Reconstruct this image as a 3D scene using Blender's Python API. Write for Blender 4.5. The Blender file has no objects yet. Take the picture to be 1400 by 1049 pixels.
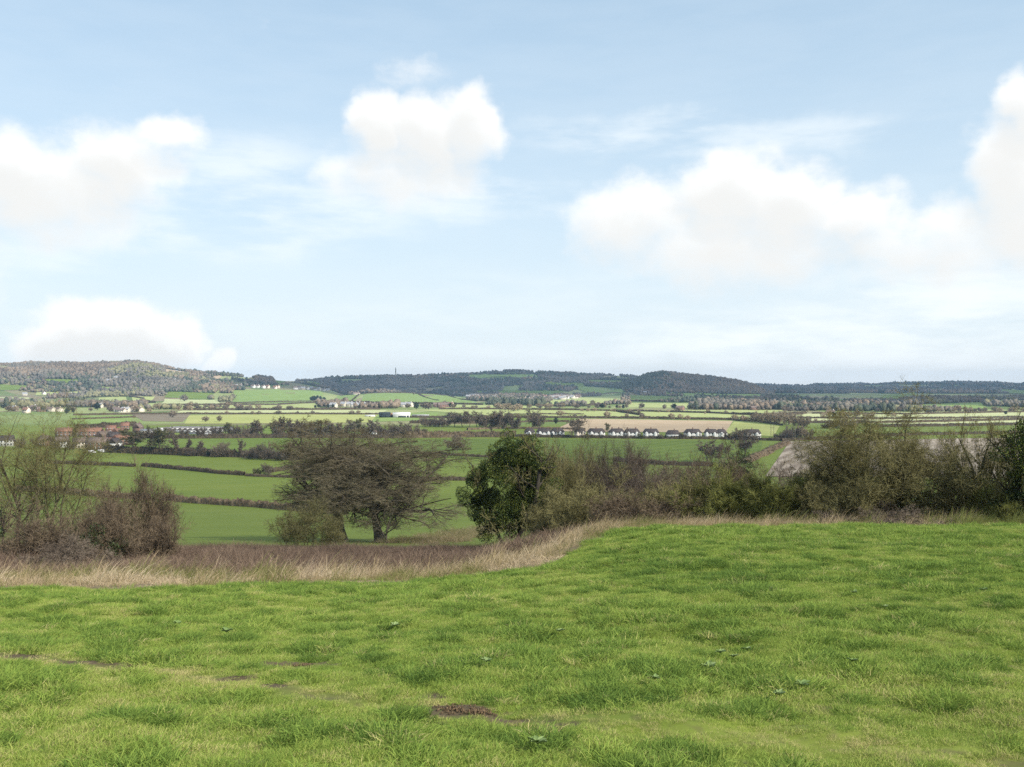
import bpy, math, random
import numpy as np
from mathutils import Vector

random.seed(7)
RNG = np.random.default_rng(11)
sc = bpy.context.scene
COL = sc.collection
F = 1345.0            # focal length in photograph pixels
EYE = 2.0             # eye height above the ground at the viewpoint
HZ = 524.5            # eye level in the photograph
R = math.radians

# ------------------------------------------------------------------ noise
def _hash(i, j, s):
    n = (i.astype(np.int64) * 374761393 + j.astype(np.int64) * 668265263 + s * 974634777) & 0xffffffff
    n = ((n ^ (n >> 13)) * 1274126177) & 0xffffffff
    return ((n ^ (n >> 16)) & 0xffff) / 65535.0

def vnoise(x, y, s=0):
    x = np.asarray(x, float); y = np.asarray(y, float)
    i = np.floor(x); j = np.floor(y); u = x - i; v = y - j
    u = u * u * (3 - 2 * u); v = v * v * (3 - 2 * v)
    a = _hash(i, j, s); b = _hash(i + 1, j, s); c = _hash(i, j + 1, s); d = _hash(i + 1, j + 1, s)
    return (a * (1 - u) + b * u) * (1 - v) + (c * (1 - u) + d * u) * v

def fbm(x, y, s=0, o=4):
    t = 0; a = .5
    for k in range(o):
        t = t + a * vnoise(x * 2 ** k, y * 2 ** k, s + k * 17); a *= .5
    return t / (1 - .5 ** o)

def smooth(a, b, x):
    t = np.clip((x - a) / (b - a), 0, 1)
    return t * t * (3 - 2 * t)

def pchip(xk, yk):
    xk = np.array(xk, float); yk = np.array(yk, float)
    h = np.diff(xk); dl = np.diff(yk) / h
    m = np.zeros_like(yk)
    m[0] = dl[0]; m[-1] = dl[-1]
    for i in range(1, len(xk) - 1):
        if dl[i - 1] * dl[i] > 0:
            w1 = 2 * h[i] + h[i - 1]; w2 = h[i] + 2 * h[i - 1]
            m[i] = (w1 + w2) / (w1 / dl[i - 1] + w2 / dl[i])
    def f(x):
        x = np.clip(np.asarray(x, float), xk[0], xk[-1])
        i = np.clip(np.searchsorted(xk, x) - 1, 0, len(xk) - 2)
        t = (x - xk[i]) / h[i]
        return ((1 + 2 * t) * (1 - t) ** 2 * yk[i] + t * (1 - t) ** 2 * h[i] * m[i]
                + t * t * (3 - 2 * t) * yk[i + 1] + t * t * (t - 1) * h[i] * m[i + 1])
    return f

# ------------------------------------------------------------------ terrain height
VALE = -46.0
_far = [(110, -16.4), (150, -22), (200, -28), (260, -34.3), (370, -43), (500, -45), (900, -46), (20000, -46)]
prof_l = pchip(*zip(*([(-200, 9), (-60, 3.4), (0, 0), (7.7, -1.0), (15, -1.95), (22, -2.85), (28, -3.75), (36, -5.1), (50, -7.4), (80, -11.8)] + _far)))
prof_r = pchip(*zip(*([(-200, 9), (-60, 3.4), (0, 0), (7.7, -1.0), (15, -1.75), (28, -2.75), (40, -3.85), (46, -4.75), (60, -7.8), (80, -11.8)] + _far)))

def pxknots(kn, D, drop):
    a = [(p - 700) / F for p, y in kn]; z = [EYE + (HZ - y) / F * D - drop for p, y in kn]
    return pchip(a, z)

LAYERS = []
def layer(kn, Dr, Df, drop, back=.02):
    LAYERS.append((pxknots(kn, Dr, drop), Dr, Df, back))
# long wooded hill, small knoll, main scarp, wooded spur, blue far scarp
layer([(-700, 500), (-200, 497), (0, 497), (50, 496), (150, 495), (185, 493), (205, 496), (230, 501), (250, 504.5), (300, 509.5), (350, 514.5), (400, 520), (440, 527), (475, 538), (520, 552), (900, 570)], 3700, 2600, 9)
layer([(-700, 570), (420, 555), (440, 549), (470, 541), (500, 538), (530, 537), (570, 538), (610, 541), (640, 545.5), (680, 553), (900, 570)], 3200, 2450, 0)
layer([(-700, 520), (250, 512), (330, 517), (420, 518), (470, 515), (500, 514), (520, 513), (580, 512), (640, 510), (680, 507), (700, 505.5), (735, 507), (800, 510), (840, 511), (870, 514), (900, 516), (950, 520), (1000, 527), (1040, 536), (1070, 548), (1200, 570)], 5200, 3900, 11)
layer([(-700, 570), (780, 552), (820, 537), (860, 523), (890, 511), (905, 508.5), (930, 510.5), (960, 514), (1000, 519), (1020, 523), (1040, 530), (1052, 540), (1070, 550), (1200, 570)], 4400, 3500, 9)
layer([(-700, 545), (900, 535), (980, 530), (1040, 526), (1100, 525.5), (1170, 525), (1260, 523), (1340, 522), (1400, 525), (1600, 523), (2100, 530)], 7400, 5200, 9)
layer([(-700, 570), (1150, 560), (1220, 551), (1270, 546), (1330, 545), (1380, 547), (1500, 541), (2100, 545)], 5000, 4000, 4)

def H(x, d):
    x = np.asarray(x, float); d = np.asarray(d, float)
    t = smooth(-4.0, 6.0, x)
    z = prof_l(d) * (1 - t) + prof_r(d) * t
    near = 1 - smooth(60, 160, np.hypot(x, d))
    z = z + near * (.16 * (fbm(x / 5, d / 5, 3, 2) - .5) + .18 * (fbm(x / 1.3, d / 1.3, 5, 2) - .5) + .10 * (fbm(x / .55, d / .55, 6, 2) - .5))
    z = z + 1.2 * smooth(300, 700, d) * (fbm(x / 260, d / 260, 9, 2) - .5)
    far = d > 1800
    if np.any(far):
        a = x / np.maximum(d, 1.0)
        best = z.copy()
        for zt, Dr, Df, back in LAYERS:
            n = (fbm(x / 420, d / 420, int(Dr), 3) - .5)
            dd = d + n * 340
            s = np.clip((dd - Df) / (Dr - Df), 0, 1)
            s = .35 * s + .65 * s * s * (3 - 2 * s)
            top = zt(a)
            zz = VALE + (top - VALE) * s + n * 26 * s * (1 - s) * 4 * .7
            zz = zz - np.maximum(d - Dr, 0) * back
            best = np.where(far, np.maximum(best, zz), best)
        z = best
    return z

_D = np.geomspace(6, 9500, 5000)
def W(px, py, dmin=0):
    """the point of the ground seen at a pixel of the photograph"""
    a = (px - 700) / F; s = (py - HZ) / F
    D = _D[_D > dmin]
    g = H(a * D, D) - (EYE - s * D)
    k = np.argmax(g >= 0)
    if g[k] < 0: k = len(D) - 1
    d = D[k]
    return np.array([a * d, d, float(H(a * d, d))])

def at(px, d):
    x = (px - 700) / F * d
    return np.array([x, d, float(H(x, d))])

# ------------------------------------------------------------------ mesh helpers
class MB:
    def __init__(s): s.v = []; s.q = []; s.t = []; s.n = 0; s.qm = []; s.tm = []
    def add(s, v, q=None, t=None, m=0):
        v = np.asarray(v, float).reshape(-1, 3); s.v.append(v)
        if q is not None and len(q): q = np.asarray(q, int); s.q.append(q + s.n); s.qm.append(np.full(len(q), m))
        if t is not None and len(t): t = np.asarray(t, int); s.t.append(t + s.n); s.tm.append(np.full(len(t), m))
        s.n += len(v); return s
    def box(s, c, h, m=0, rz=0):
        c = np.array(c, float); x, y, z = h
        v = np.array([[sx * x, sy * y, sz * z] for sz in (-1, 1) for sy in (-1, 1) for sx in (-1, 1)], float)
        ca, sa = math.cos(rz), math.sin(rz)
        v = np.stack([v[:, 0] * ca - v[:, 1] * sa, v[:, 0] * sa + v[:, 1] * ca, v[:, 2]], 1) + c
        return s.add(v, [[0, 2, 3, 1], [4, 5, 7, 6], [0, 1, 5, 4], [2, 6, 7, 3], [0, 4, 6, 2], [1, 3, 7, 5]], m=m)
    def mesh(s, name):
        me = bpy.data.meshes.new(name)
        v = np.concatenate(s.v) if s.v else np.zeros((0, 3))
        Q = np.concatenate(s.q) if s.q else np.zeros((0, 4), int)
        T = np.concatenate(s.t) if s.t else np.zeros((0, 3), int)
        me.vertices.add(len(v)); me.vertices.foreach_set('co', v.astype(np.float32).ravel())
        nl = len(Q) * 4 + len(T) * 3
        me.loops.add(nl); me.loops.foreach_set('vertex_index', np.concatenate([Q.ravel(), T.ravel()]).astype(np.int32))
        me.polygons.add(len(Q) + len(T))
        ls = np.concatenate([np.arange(len(Q)) * 4, len(Q) * 4 + np.arange(len(T)) * 3]).astype(np.int32)
        me.polygons.foreach_set('loop_start', ls)
        mi = np.concatenate((s.qm or [np.zeros(0)]) + (s.tm or [np.zeros(0)])).astype(np.int32)
        me.polygons.foreach_set('material_index', mi)
        me.update(calc_edges=True)
        return me
    def build(s, name, mats, parent=None, smoothed=False, link=True, loc=None):
        me = s.mesh(name)
        for m in (mats if isinstance(mats, (list, tuple)) else [mats]): me.materials.append(m)
        if smoothed: me.polygons.foreach_set('use_smooth', np.ones(len(me.polygons), bool))
        o = bpy.data.objects.new(name, me)
        if link: COL.objects.link(o)
        if parent is not None: o.parent = parent
        if loc is not None: o.location = loc
        return o

def tag(o, label=None, cat=None, group=None, kind=None):
    if label: o['label'] = label
    if cat: o['category'] = cat
    if group: o['group'] = group
    if kind: o['kind'] = kind
    return o

def empty(name, loc, rz=0):
    o = bpy.data.objects.new(name, None); COL.objects.link(o)
    o.location = loc; o.rotation_euler = (0, 0, rz); o.empty_display_size = .5
    return o

def copy_tree(o, parent=None):
    c = o.copy(); COL.objects.link(c); c.parent = parent
    for ch in list(o.children): copy_tree(ch, c)
    return c

# ------------------------------------------------------------------ materials
def newmat(name):
    m = bpy.data.materials.new(name); m.use_nodes = True
    nt = m.node_tree; b = nt.nodes['Principled BSDF']
    b.inputs['Specular IOR Level'].default_value = .2
    return m, nt, b

def ramp(nt, fac, stops):
    r = nt.nodes.new('ShaderNodeValToRGB'); e = r.color_ramp.elements
    while len(e) < len(stops): e.new(.5)
    for el, (p, c) in zip(e, stops): el.position = p; el.color = (*c, 1)
    nt.links.new(fac, r.inputs[0]); return r.outputs[0]

def noise(nt, scale, detail=3, vec=None, rough=.55):
    n = nt.nodes.new('ShaderNodeTexNoise'); n.inputs['Scale'].default_value = scale
    n.inputs['Detail'].default_value = detail; n.inputs['Roughness'].default_value = rough
    if vec is not None: nt.links.new(vec, n.inputs['Vector'])
    return n.outputs['Fac']

def math_(nt, op, a, b=None, c=None):
    n = nt.nodes.new('ShaderNodeMath'); n.operation = op
    for i, v in enumerate((a, b, c)):
        if v is None: continue
        if isinstance(v, (int, float)): n.inputs[i].default_value = v
        else: nt.links.new(v, n.inputs[i])
    return n.outputs[0]

def mixc(nt, fac, a, b, mode='MIX'):
    n = nt.nodes.new('ShaderNodeMix'); n.data_type = 'RGBA'; n.blend_type = mode
    for k, v in ((0, fac), (6, a), (7, b)):
        if isinstance(v, (int, float)): n.inputs[k].default_value = v
        elif isinstance(v, tuple): n.inputs[k].default_value = (*v, 1)
        else: nt.links.new(v, n.inputs[k])
    return n.outputs[2]

def pos(nt): return nt.nodes.new('ShaderNodeNewGeometry').outputs['Position']

def scaled(nt, vec, s, rz=0):
    n = nt.nodes.new('ShaderNodeMapping'); n.inputs['Scale'].default_value = s
    n.inputs['Rotation'].default_value = (0, 0, rz)
    nt.links.new(vec, n.inputs[0]); return n.outputs[0]

def two_tone(name, c1, c2, scale, island=.0, rough=.8, lo=.35, hi=.65, objrand=0, detail=3, transl=0, c3=None):
    """base colour wandering between two (three) real colours, optionally by loose piece and by object"""
    m, nt, b = newmat(name)
    f = noise(nt, scale, detail, pos(nt))
    if island:
        g = nt.nodes.new('ShaderNodeNewGeometry').outputs['Random Per Island']
        f = math_(nt, 'ADD', f, math_(nt, 'MULTIPLY', math_(nt, 'SUBTRACT', g, .5), island))
    if objrand:
        g = nt.nodes.new('ShaderNodeObjectInfo').outputs['Random']
        f = math_(nt, 'ADD', f, math_(nt, 'MULTIPLY', math_(nt, 'SUBTRACT', g, .5), objrand))
    st = [(lo, c1), (hi, c2)]
    if c3: st = [(lo, c1), ((lo + hi) / 2, c2), (hi, c3)]
    c = ramp(nt, f, st)
    nt.links.new(c, b.inputs['Base Color']); b.inputs['Roughness'].default_value = rough
    if transl:
        t = nt.nodes.new('ShaderNodeBsdfTranslucent'); nt.links.new(c, t.inputs[0])
        mx = nt.nodes.new('ShaderNodeMixShader'); mx.inputs[0].default_value = transl
        out = nt.nodes['Material Output']
        nt.links.new(b.outputs[0], mx.inputs[1]); nt.links.new(t.outputs[0], mx.inputs[2]); nt.links.new(mx.outputs[0], out.inputs[0])
    return m

M = {}
M['bark'] = two_tone('oak_bark', (.05, .042, .03), (.12, .10, .07), 2.5, .2)
M['bark_green'] = two_tone('lichen_bark', (.07, .065, .035), (.16, .15, .08), 3, .3)
M['bark_dark'] = two_tone('dark_bark', (.03, .026, .02), (.07, .06, .045), 3, .2)
M['twig_oak'] = two_tone('oak_twigs', (.125, .102, .06), (.245, .205, .13), .5, .5)
M['twig_olive'] = two_tone('olive_twigs', (.095, .085, .034), (.20, .18, .075), .6, .6)
M['twig_brown'] = two_tone('brown_twigs', (.072, .052, .035), (.165, .125, .08), .7, .6)
M['twig_purple'] = two_tone('purple_twigs', (.085, .064, .050), (.175, .14, .105), .7, .5)
M['twig_green'] = two_tone('green_shoots', (.075, .082, .018), (.18, .185, .05), .6, .5)
M['ivy'] = two_tone('ivy_leaves', (.018, .034, .009), (.055, .085, .02), 1.3, .35, rough=.5, transl=.2, c3=(.17, .19, .04))
M['ivy_dark'] = two_tone('dark_ivy_leaves', (.010, .020, .008), (.045, .065, .018), 1.6, .4, rough=.5, transl=.1)
M['hedge'] = two_tone('hedge_twigs', (.035, .028, .020), (.10, .075, .045), .5, .6)
M['hedge_brown'] = two_tone('brown_hedge_twigs', (.08, .055, .035), (.19, .14, .085), .35, .5)
M['tree_far'] = two_tone('far_tree_twigs', (.105, .083, .064), (.20, .16, .12), .2, .4, objrand=.5)
M['tree_tan'] = two_tone('tan_tree_twigs', (.19, .145, .095), (.33, .26, .175), .2, .3, objrand=.5)
M['tree_olive'] = two_tone('olive_tree_twigs', (.09, .085, .04), (.17, .16, .08), .2, .4, objrand=.4)
M['evergreen'] = two_tone('evergreen_needles', (.012, .022, .014), (.035, .05, .025), .3, .5, objrand=.4)
M['wood_brown'] = two_tone('wood_brown', (.095, .074, .054), (.215, .165, .118), .010, .2, objrand=.16)
M['wood_grey'] = two_tone('wood_grey', (.078, .072, .060), (.165, .145, .115), .010, .2, objrand=.16)
M['wood_dark'] = two_tone('wood_dark', (.034, .048, .034), (.09, .10, .065), .012, .25, objrand=.3)
M['wood_olive'] = two_tone('wood_olive', (.11, .105, .055), (.21, .195, .105), .012, .25, objrand=.3)
M['white_wall'] = two_tone('white_render', (.52, .51, .48), (.66, .65, .62), .6)
M['cream_wall'] = two_tone('cream_render', (.58, .50, .40), (.70, .62, .52), .6)
M['brick'] = two_tone('red_brick', (.15, .088, .068), (.24, .145, .11), 1.2)
M['stone'] = two_tone('pale_stone', (.42, .38, .30), (.58, .53, .44), .4, objrand=.5)
M['slate'] = two_tone('dark_roof_tiles', (.045, .038, .036), (.10, .08, .075), .8)
M['tile_red'] = two_tone('red_roof_tiles', (.17, .088, .06), (.27, .145, .10), .8)
M['tile_brown'] = two_tone('brown_roof_tiles', (.13, .095, .08), (.22, .165, .14), .8)
M['tile_grey'] = two_tone('grey_roof', (.24, .24, .25), (.38, .38, .39), .5)
M['glass'] = two_tone('window_glass', (.05, .06, .07), (.10, .11, .13), 2, rough=.15)
M['white_paint'] = two_tone('white_paint', (.75, .75, .74), (.82, .82, .81), 1)
M['dark_sheet'] = two_tone('dark_steel_sheet', (.018, .028, .032), (.04, .05, .055), .2)
M['pale_sheet'] = two_tone('pale_steel_sheet', (.55, .54, .52), (.72, .70, .68), .2)
M['rust'] = two_tone('rusty_boards', (.22, .12, .06), (.34, .20, .11), .5)
M['pole_wood'] = two_tone('weathered_pole', (.12, .10, .08), (.22, .19, .16), 1)
M['car_paint'] = two_tone('white_car_paint', (.74, .74, .75), (.82, .82, .83), 1, rough=.3)
M['tyre'] = two_tone('tyre_rubber', (.015, .015, .015), (.03, .03, .03), 3)

# ------------------------------------------------------------------ plants: vectorised branching
def norm(v): return v / np.maximum(np.linalg.norm(v, axis=-1, keepdims=True), 1e-9)

def walk(rng, p0, d0, L, k, wander, up):
    n = len(p0); P = np.zeros((n, k, 3)); P[:, 0] = p0; d = norm(d0)
    for i in range(1, k):
        d = d + rng.normal(0, wander, (n, 3)); d[:, 2] += up; d = norm(d)
        P[:, i] = P[:, i - 1] + d * (L / (k - 1))[:, None]
    return P

def branch(rng, P, Rr, n, t0, t1, ang, lr, k, wander, up, rr, tip=.3, taper=.5):
    m, kk, _ = P.shape
    t = rng.uniform(t0, t1, (m, n)); ti = t * (kk - 1); i = np.minimum(ti.astype(int), kk - 2); f = (ti - i)[..., None]
    ix = np.arange(m)[:, None]
    p = P[ix, i] * (1 - f) + P[ix, i + 1] * f
    tan = norm(P[ix, i + 1] - P[ix, i])
    r0 = Rr[ix, i] * (1 - f[..., 0]) + Rr[ix, i + 1] * f[..., 0]
    pl = np.linalg.norm(np.diff(P, axis=1), axis=2).sum(1)[:, None]
    perp = norm(np.cross(tan, rng.normal(0, 1, (m, n, 3))))
    A = np.radians(rng.uniform(ang[0], ang[1], (m, n)))[..., None]
    d = tan * np.cos(A) + perp * np.sin(A)
    L = pl * lr * (1 - taper * t) * rng.uniform(.65, 1.25, (m, n))
    C = walk(rng, p.reshape(-1, 3), d.reshape(-1, 3), L.ravel(), k, wander, up)
    rc = (r0 * rr).ravel()
    RC = rc[:, None] * np.linspace(1, tip, k)[None]
    return C, RC

def tubes(mb, P, Rr, sides, m=0):
    n, k, _ = P.shape
    T = np.empty_like(P); T[:, 1:-1] = P[:, 2:] - P[:, :-2]; T[:, 0] = P[:, 1] - P[:, 0]; T[:, -1] = P[:, -1] - P[:, -2]
    T = norm(T); ref = np.where(np.abs(T[..., 2:3]) > .9, np.array([1., 0, 0]), np.array([0, 0, 1.]))
    u = norm(np.cross(T, ref)); v = np.cross(T, u)
    a = np.arange(sides) / sides * 2 * np.pi
    V = P[:, :, None] + Rr[:, :, None, None] * (u[:, :, None] * np.cos(a)[:, None] + v[:, :, None] * np.sin(a)[:, None])
    base = (np.arange(n) * k * sides)[:, None, None] + (np.arange(k - 1) * sides)[None, :, None]
    s = np.arange(sides)[None, None]; s1 = (s + 1) % sides
    q = np.stack([base + s, base + s1, base + sides + s1, base + sides + s], -1).reshape(-1, 4)
    mb.add(V.reshape(-1, 3), q, m=m)

def ribbons(mb, rng, P, Rr, m=0):
    n, k, _ = P.shape
    T = norm(P[:, -1] - P[:, 0]); u = norm(np.cross(T, rng.normal(0, 1, (n, 3))))
    V = np.stack([P - u[:, None] * Rr[..., None], P + u[:, None] * Rr[..., None]], 2)
    b = (np.arange(n) * k * 2)[:, None] + (np.arange(k - 1) * 2)[None]
    q = np.stack([b, b + 1, b + 3, b + 2], -1).reshape(-1, 4)
    mb.add(V.reshape(-1, 3), q, m=m)

def leaves(mb, rng, C, size, m=0, flat=.0):
    n = len(C)
    N = rng.normal(0, 1, (n, 3)); N[:, 2] += flat; N = norm(N)
    u = norm(np.cross(N, rng.normal(0, 1, (n, 3)))); v = np.cross(N, u)
    s = (size * rng.uniform(.6, 1.3, n))[:, None]
    V = np.stack([C - u * s, C - v * s * .62, C + u * s, C + v * s * .62], 1)
    mb.add(V.reshape(-1, 3), np.arange(n * 4).reshape(-1, 4), m=m)

def clump_points(rng, centres, radii, per):
    out = []
    for c, r in zip(centres, radii):
        n = int(per * r * r)
        d = norm(rng.normal(0, 1, (n, 3))); rad = rng.uniform(.55, 1.0, n) ** .6
        lum = 1 + .22 * np.sin(d[:, 0] * 5 + c[0] * 3) * np.cos(d[:, 2] * 4 + c[1])
        out.append(np.array(c) + d * (r * rad * lum)[:, None] * np.array([1, 1, .82]))
    return np.concatenate(out)

def fit(parts, width, height, depth=None):
    """stretch the grown branches to the size the plant has; parts: list of [P, R]"""
    allp = np.concatenate([p.reshape(-1, 3) for p, r in parts])
    lo = np.percentile(allp, .5, axis=0); hi = np.percentile(allp, 99.5, axis=0)
    sx = width / (hi[0] - lo[0]); sy = (depth or width) / (hi[1] - lo[1]); sz = height / max(hi[2], .1)
    cx = (hi[0] + lo[0]) / 2 * .55
    for pr in parts:
        p = pr[0]; w = np.clip(p[..., 2] / (hi[2] * .35), 0, 1)
        p[..., 0] = (p[..., 0] - cx * w) * sx; p[..., 1] *= sy; p[..., 2] *= sz

def plant(name, label, cat, base, parts, bark, twig, group=None, split=2, sides=(8, 6, 4, 3, 3), leafy=None, leafmat=None, leafname='ivy'):
    root = empty(name, base); tag(root, label, cat, group)
    a = MB(); b = MB(); rng = np.random.default_rng(abs(hash(name + str(round(base[0], 2)))) % 2 ** 32 if False else int(abs(base[0] * 97 + base[1] * 31)) + 5)
    for i, (P, Rr) in enumerate(parts):
        if i < split: tubes(a, P, Rr, sides[i])
        elif i < len(parts) - 1: tubes(b, P, Rr, 3)
        else: ribbons(b, rng, P, Rr)
    a.build('trunk', bark, root, smoothed=True)
    if b.n: b.build('crown', twig, root)
    if leafy is not None:
        l = MB(); leaves(l, rng, leafy[0], leafy[1], flat=.4); l.build(leafname, leafmat, root)
    return root

def grow_tree(seed, trunks, levels, wander=.12, k=8):
    """trunks: list of (x, y, leanx, leany, length, radius)"""
    rng = np.random.default_rng(seed)
    p0 = np.array([[t[0], t[1], -.25] for t in trunks]); d0 = np.array([[t[2], t[3], 1.0] for t in trunks])
    L = np.array([t[4] for t in trunks]); P = walk(rng, p0, d0, L, k, wander, .03)
    Rr = np.array([t[5] for t in trunks])[:, None] * np.linspace(1, .45, k)[None]
    Rr[:, 0] *= 1.35
    parts = [[P, Rr]]
    for lv in levels:
        C, RC = branch(rng, parts[-1][0], parts[-1][1], **lv); parts.append([C, RC])
    return parts

def L_(n, t0, t1, a0, a1, lr, k=5, wander=.15, up=.03, rr=.6, tip=.35, taper=.5):
    return dict(n=n, t0=t0, t1=t1, ang=(a0, a1), lr=lr, k=k, wander=wander, up=up, rr=rr, tip=tip, taper=taper)

def minrad(parts, rmin):
    for i, pr in enumerate(parts): pr[1] = np.maximum(pr[1], rmin)

# ------------------------------------------------------------------ CAMERA, LIGHT, RENDER SETTINGS
cam = bpy.data.cameras.new('camera'); co = bpy.data.objects.new('camera', cam); COL.objects.link(co)
co.location = (0, 0, EYE); co.rotation_euler = (R(90), 0, 0)
cam.sensor_width = 36; cam.lens = 36 * F / 1400; cam.clip_end = 40000; cam.clip_start = .1
sc.camera = co

SUN_EL, SUN_AZ = 36.0, 128.0        # azimuth clockwise from the viewing direction (+Y)
sl = bpy.data.lights.new('sun', 'SUN'); so = bpy.data.objects.new('sun', sl); COL.objects.link(so)
sl.energy = 5.0; sl.angle = R(.53); sl.color = (1, .95, .86)
sd = Vector((math.sin(R(SUN_AZ)) * math.cos(R(SUN_EL)), math.cos(R(SUN_AZ)) * math.cos(R(SUN_EL)), math.sin(R(SUN_EL))))
so.rotation_euler = sd.to_track_quat('Z', 'Y').to_euler(); so.location = (40, -40, 60)

sc.view_settings.view_transform = 'Standard'; sc.view_settings.look = 'None'
sc.view_settings.exposure = 0.45; sc.view_settings.gamma = 1
cy = sc.cycles
cy.max_bounces = 5; cy.diffuse_bounces = 3; cy.glossy_bounces = 2; cy.transmission_bounces = 3; cy.transparent_max_bounces = 12
cy.volume_bounces = 0; cy.caustics_reflective = False; cy.caustics_refractive = False
cy.sample_clamp_indirect = 4.0
cy.use_denoising = False; cy.use_adaptive_sampling = False

# ------------------------------------------------------------------ SKY
def build_sky():
    w = bpy.data.worlds.new('World'); sc.world = w; w.use_nodes = True
    nt = w.node_tree; N = nt.nodes; Lk = nt.links
    bg = N['Background']; STR = .1; bg.inputs['Strength'].default_value = STR
    sky = N.new('ShaderNodeTexSky'); sky.sky_type = 'NISHITA'; sky.sun_disc = False
    sky.sun_elevation = R(SUN_EL); sky.sun_rotation = R(SUN_AZ); sky.air_density = 1.0; sky.dust_density = 1.5; sky.ozone_density = 1.2
    tc = N.new('ShaderNodeTexCoord').outputs['Generated']
    sep = N.new('ShaderNodeSeparateXYZ'); Lk.new(tc, sep.inputs[0])
    az = math_(nt, 'MULTIPLY', math_(nt, 'ARCTAN2', sep.outputs[0], sep.outputs[1]), 180 / math.pi)
    el = math_(nt, 'MULTIPLY', math_(nt, 'ARCSINE', sep.outputs[2]), 180 / math.pi)
    cmb = N.new('ShaderNodeCombineXYZ'); Lk.new(az, cmb.inputs[0]); Lk.new(el, cmb.inputs[1])
    ang = cmb.outputs[0]                      # compass bearing and height in degrees

    def deg(px, py, rx, ry):
        a = math.degrees(math.atan((px - 700) / F)); e = math.degrees(math.atan((HZ - py) / F * math.cos(R(a))))
        return a, e, math.degrees(rx / F) * math.cos(R(a)) ** 2, math.degrees(ry / F)
    puffs = [(60, 258, 125, 68, 1), (165, 222, 85, 55, 1), (225, 182, 58, 26, .8), (22, 215, 50, 36, .85), (110, 305, 130, 40, .62),
             (520, 172, 46, 46, 1), (585, 180, 62, 52, 1), (642, 172, 48, 58, .95), (560, 236, 115, 48, .8), (480, 240, 60, 36, .6), (560, 104, 62, 34, .42),
             (870, 300, 95, 58, .9), (1000, 262, 85, 56, 1), (1075, 282, 85, 56, 1), (1165, 300, 80, 40, .95), (1010, 335, 190, 60, .85), (1235, 330, 120, 48, .72), (1190, 262, 60, 26, .5),
             (1402, 150, 46, 52, 1), (1385, 235, 74, 72, 1), (1420, 300, 110, 70, .9), (1310, 330, 90, 60, .8), (1500, 260, 120, 120, 1),
             (150, 460, 118, 44, 1.25), (85, 474, 66, 36, 1.2), (238, 470, 48, 36, 1.1), (300, 494, 22, 16, .8),
             (-140, 330, 140, 90, .9), (1700, 380, 200, 120, .9)]
    streaks = [(880, 185, 170, 26, .6), (1020, 190, 210, 22, .55), (320, 300, 130, 50, .75), (640, 272, 170, 30, .6), (340, 240, 170, 50, .6), (460, 290, 120, 40, .6),
               (60, 340, 120, 40, .45), (1180, 476, 430, 60, 1.0), (1340, 430, 260, 70, .9), (900, 500, 300, 30, .7), (600, 440, 260, 36, .3), (430, 470, 260, 30, .28), (760, 400, 220, 30, .25)]

    def field(vec, lst):
        acc = None
        for px, py, rx, ry, wt in lst:
            a, e, ra, re = deg(px, py, rx * 1.12, ry * 1.12)
            s = N.new('ShaderNodeVectorMath'); s.operation = 'SUBTRACT'; Lk.new(vec, s.inputs[0]); s.inputs[1].default_value = (a, e, 0)
            m = N.new('ShaderNodeVectorMath'); m.operation = 'MULTIPLY'; Lk.new(s.outputs[0], m.inputs[0]); m.inputs[1].default_value = (1 / ra, 1 / re, 0)
            l = N.new('ShaderNodeVectorMath'); l.operation = 'LENGTH'; Lk.new(m.outputs[0], l.inputs[0])
            r = N.new('ShaderNodeMapRange'); r.interpolation_type = 'SMOOTHSTEP'
            r.inputs['From Min'].default_value = 1.45; r.inputs['From Max'].default_value = .25; r.inputs['To Min'].default_value = 0; r.inputs['To Max'].default_value = wt
            Lk.new(l.outputs['Value'], r.inputs['Value'])
            acc = r.outputs[0] if acc is None else math_(nt, 'SMOOTH_MAX', acc, r.outputs[0], .12)
        return acc
    def fb(scale, detail, sx=1, sy=1, off=0, rough=.55):
        mp = N.new('ShaderNodeMapping'); mp.inputs['Scale'].default_value = (sx, sy, 1); mp.inputs['Location'].default_value = (off, off * .7, off)
        Lk.new(ang, mp.inputs[0])
        return noise(nt, scale, detail, mp.outputs[0], rough)
    def sstep(v, a, b):
        r = N.new('ShaderNodeMapRange'); r.interpolation_type = 'SMOOTHSTEP'; r.inputs['From Min'].default_value = a; r.inputs['From Max'].default_value = b
        Lk.new(v, r.inputs['Value']); return r.outputs[0]
    # billows: warp the bearing a little so that outlines curl
    wn = N.new('ShaderNodeTexNoise'); wn.inputs['Scale'].default_value = .42; wn.inputs['Detail'].default_value = 5; Lk.new(ang, wn.inputs['Vector'])
    sub = N.new('ShaderNodeVectorMath'); sub.operation = 'SUBTRACT'; Lk.new(wn.outputs['Color'], sub.inputs[0]); sub.inputs[1].default_value = (.5, .5, .5)
    mad = N.new('ShaderNodeVectorMath'); mad.operation = 'MULTIPLY_ADD'; Lk.new(sub.outputs[0], mad.inputs[0]); mad.inputs[1].default_value = (3.2, 2.0, 0); Lk.new(ang, mad.inputs[2])
    warped = mad.outputs[0]
    up = N.new('ShaderNodeVectorMath'); up.operation = 'ADD'; Lk.new(warped, up.inputs[0]); up.inputs[1].default_value = (.5, 1.5, 0)
    D = field(warped, puffs); D2 = field(up.outputs[0], puffs)
    n1 = fb(.38, 11, .8, 1.15, 0, .6)
    dens = math_(nt, 'ADD', D, math_(nt, 'MULTIPLY', math_(nt, 'SUBTRACT', n1, .5), 1.0))
    # the rest of the sky, outside the puffs named above: broken cloud higher up
    broken = fb(.055, 7, 1, 1.6, 40)
    hi = math_(nt, 'MULTIPLY', sstep(broken, .46, .62), sstep(el, 24, 36))
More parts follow.
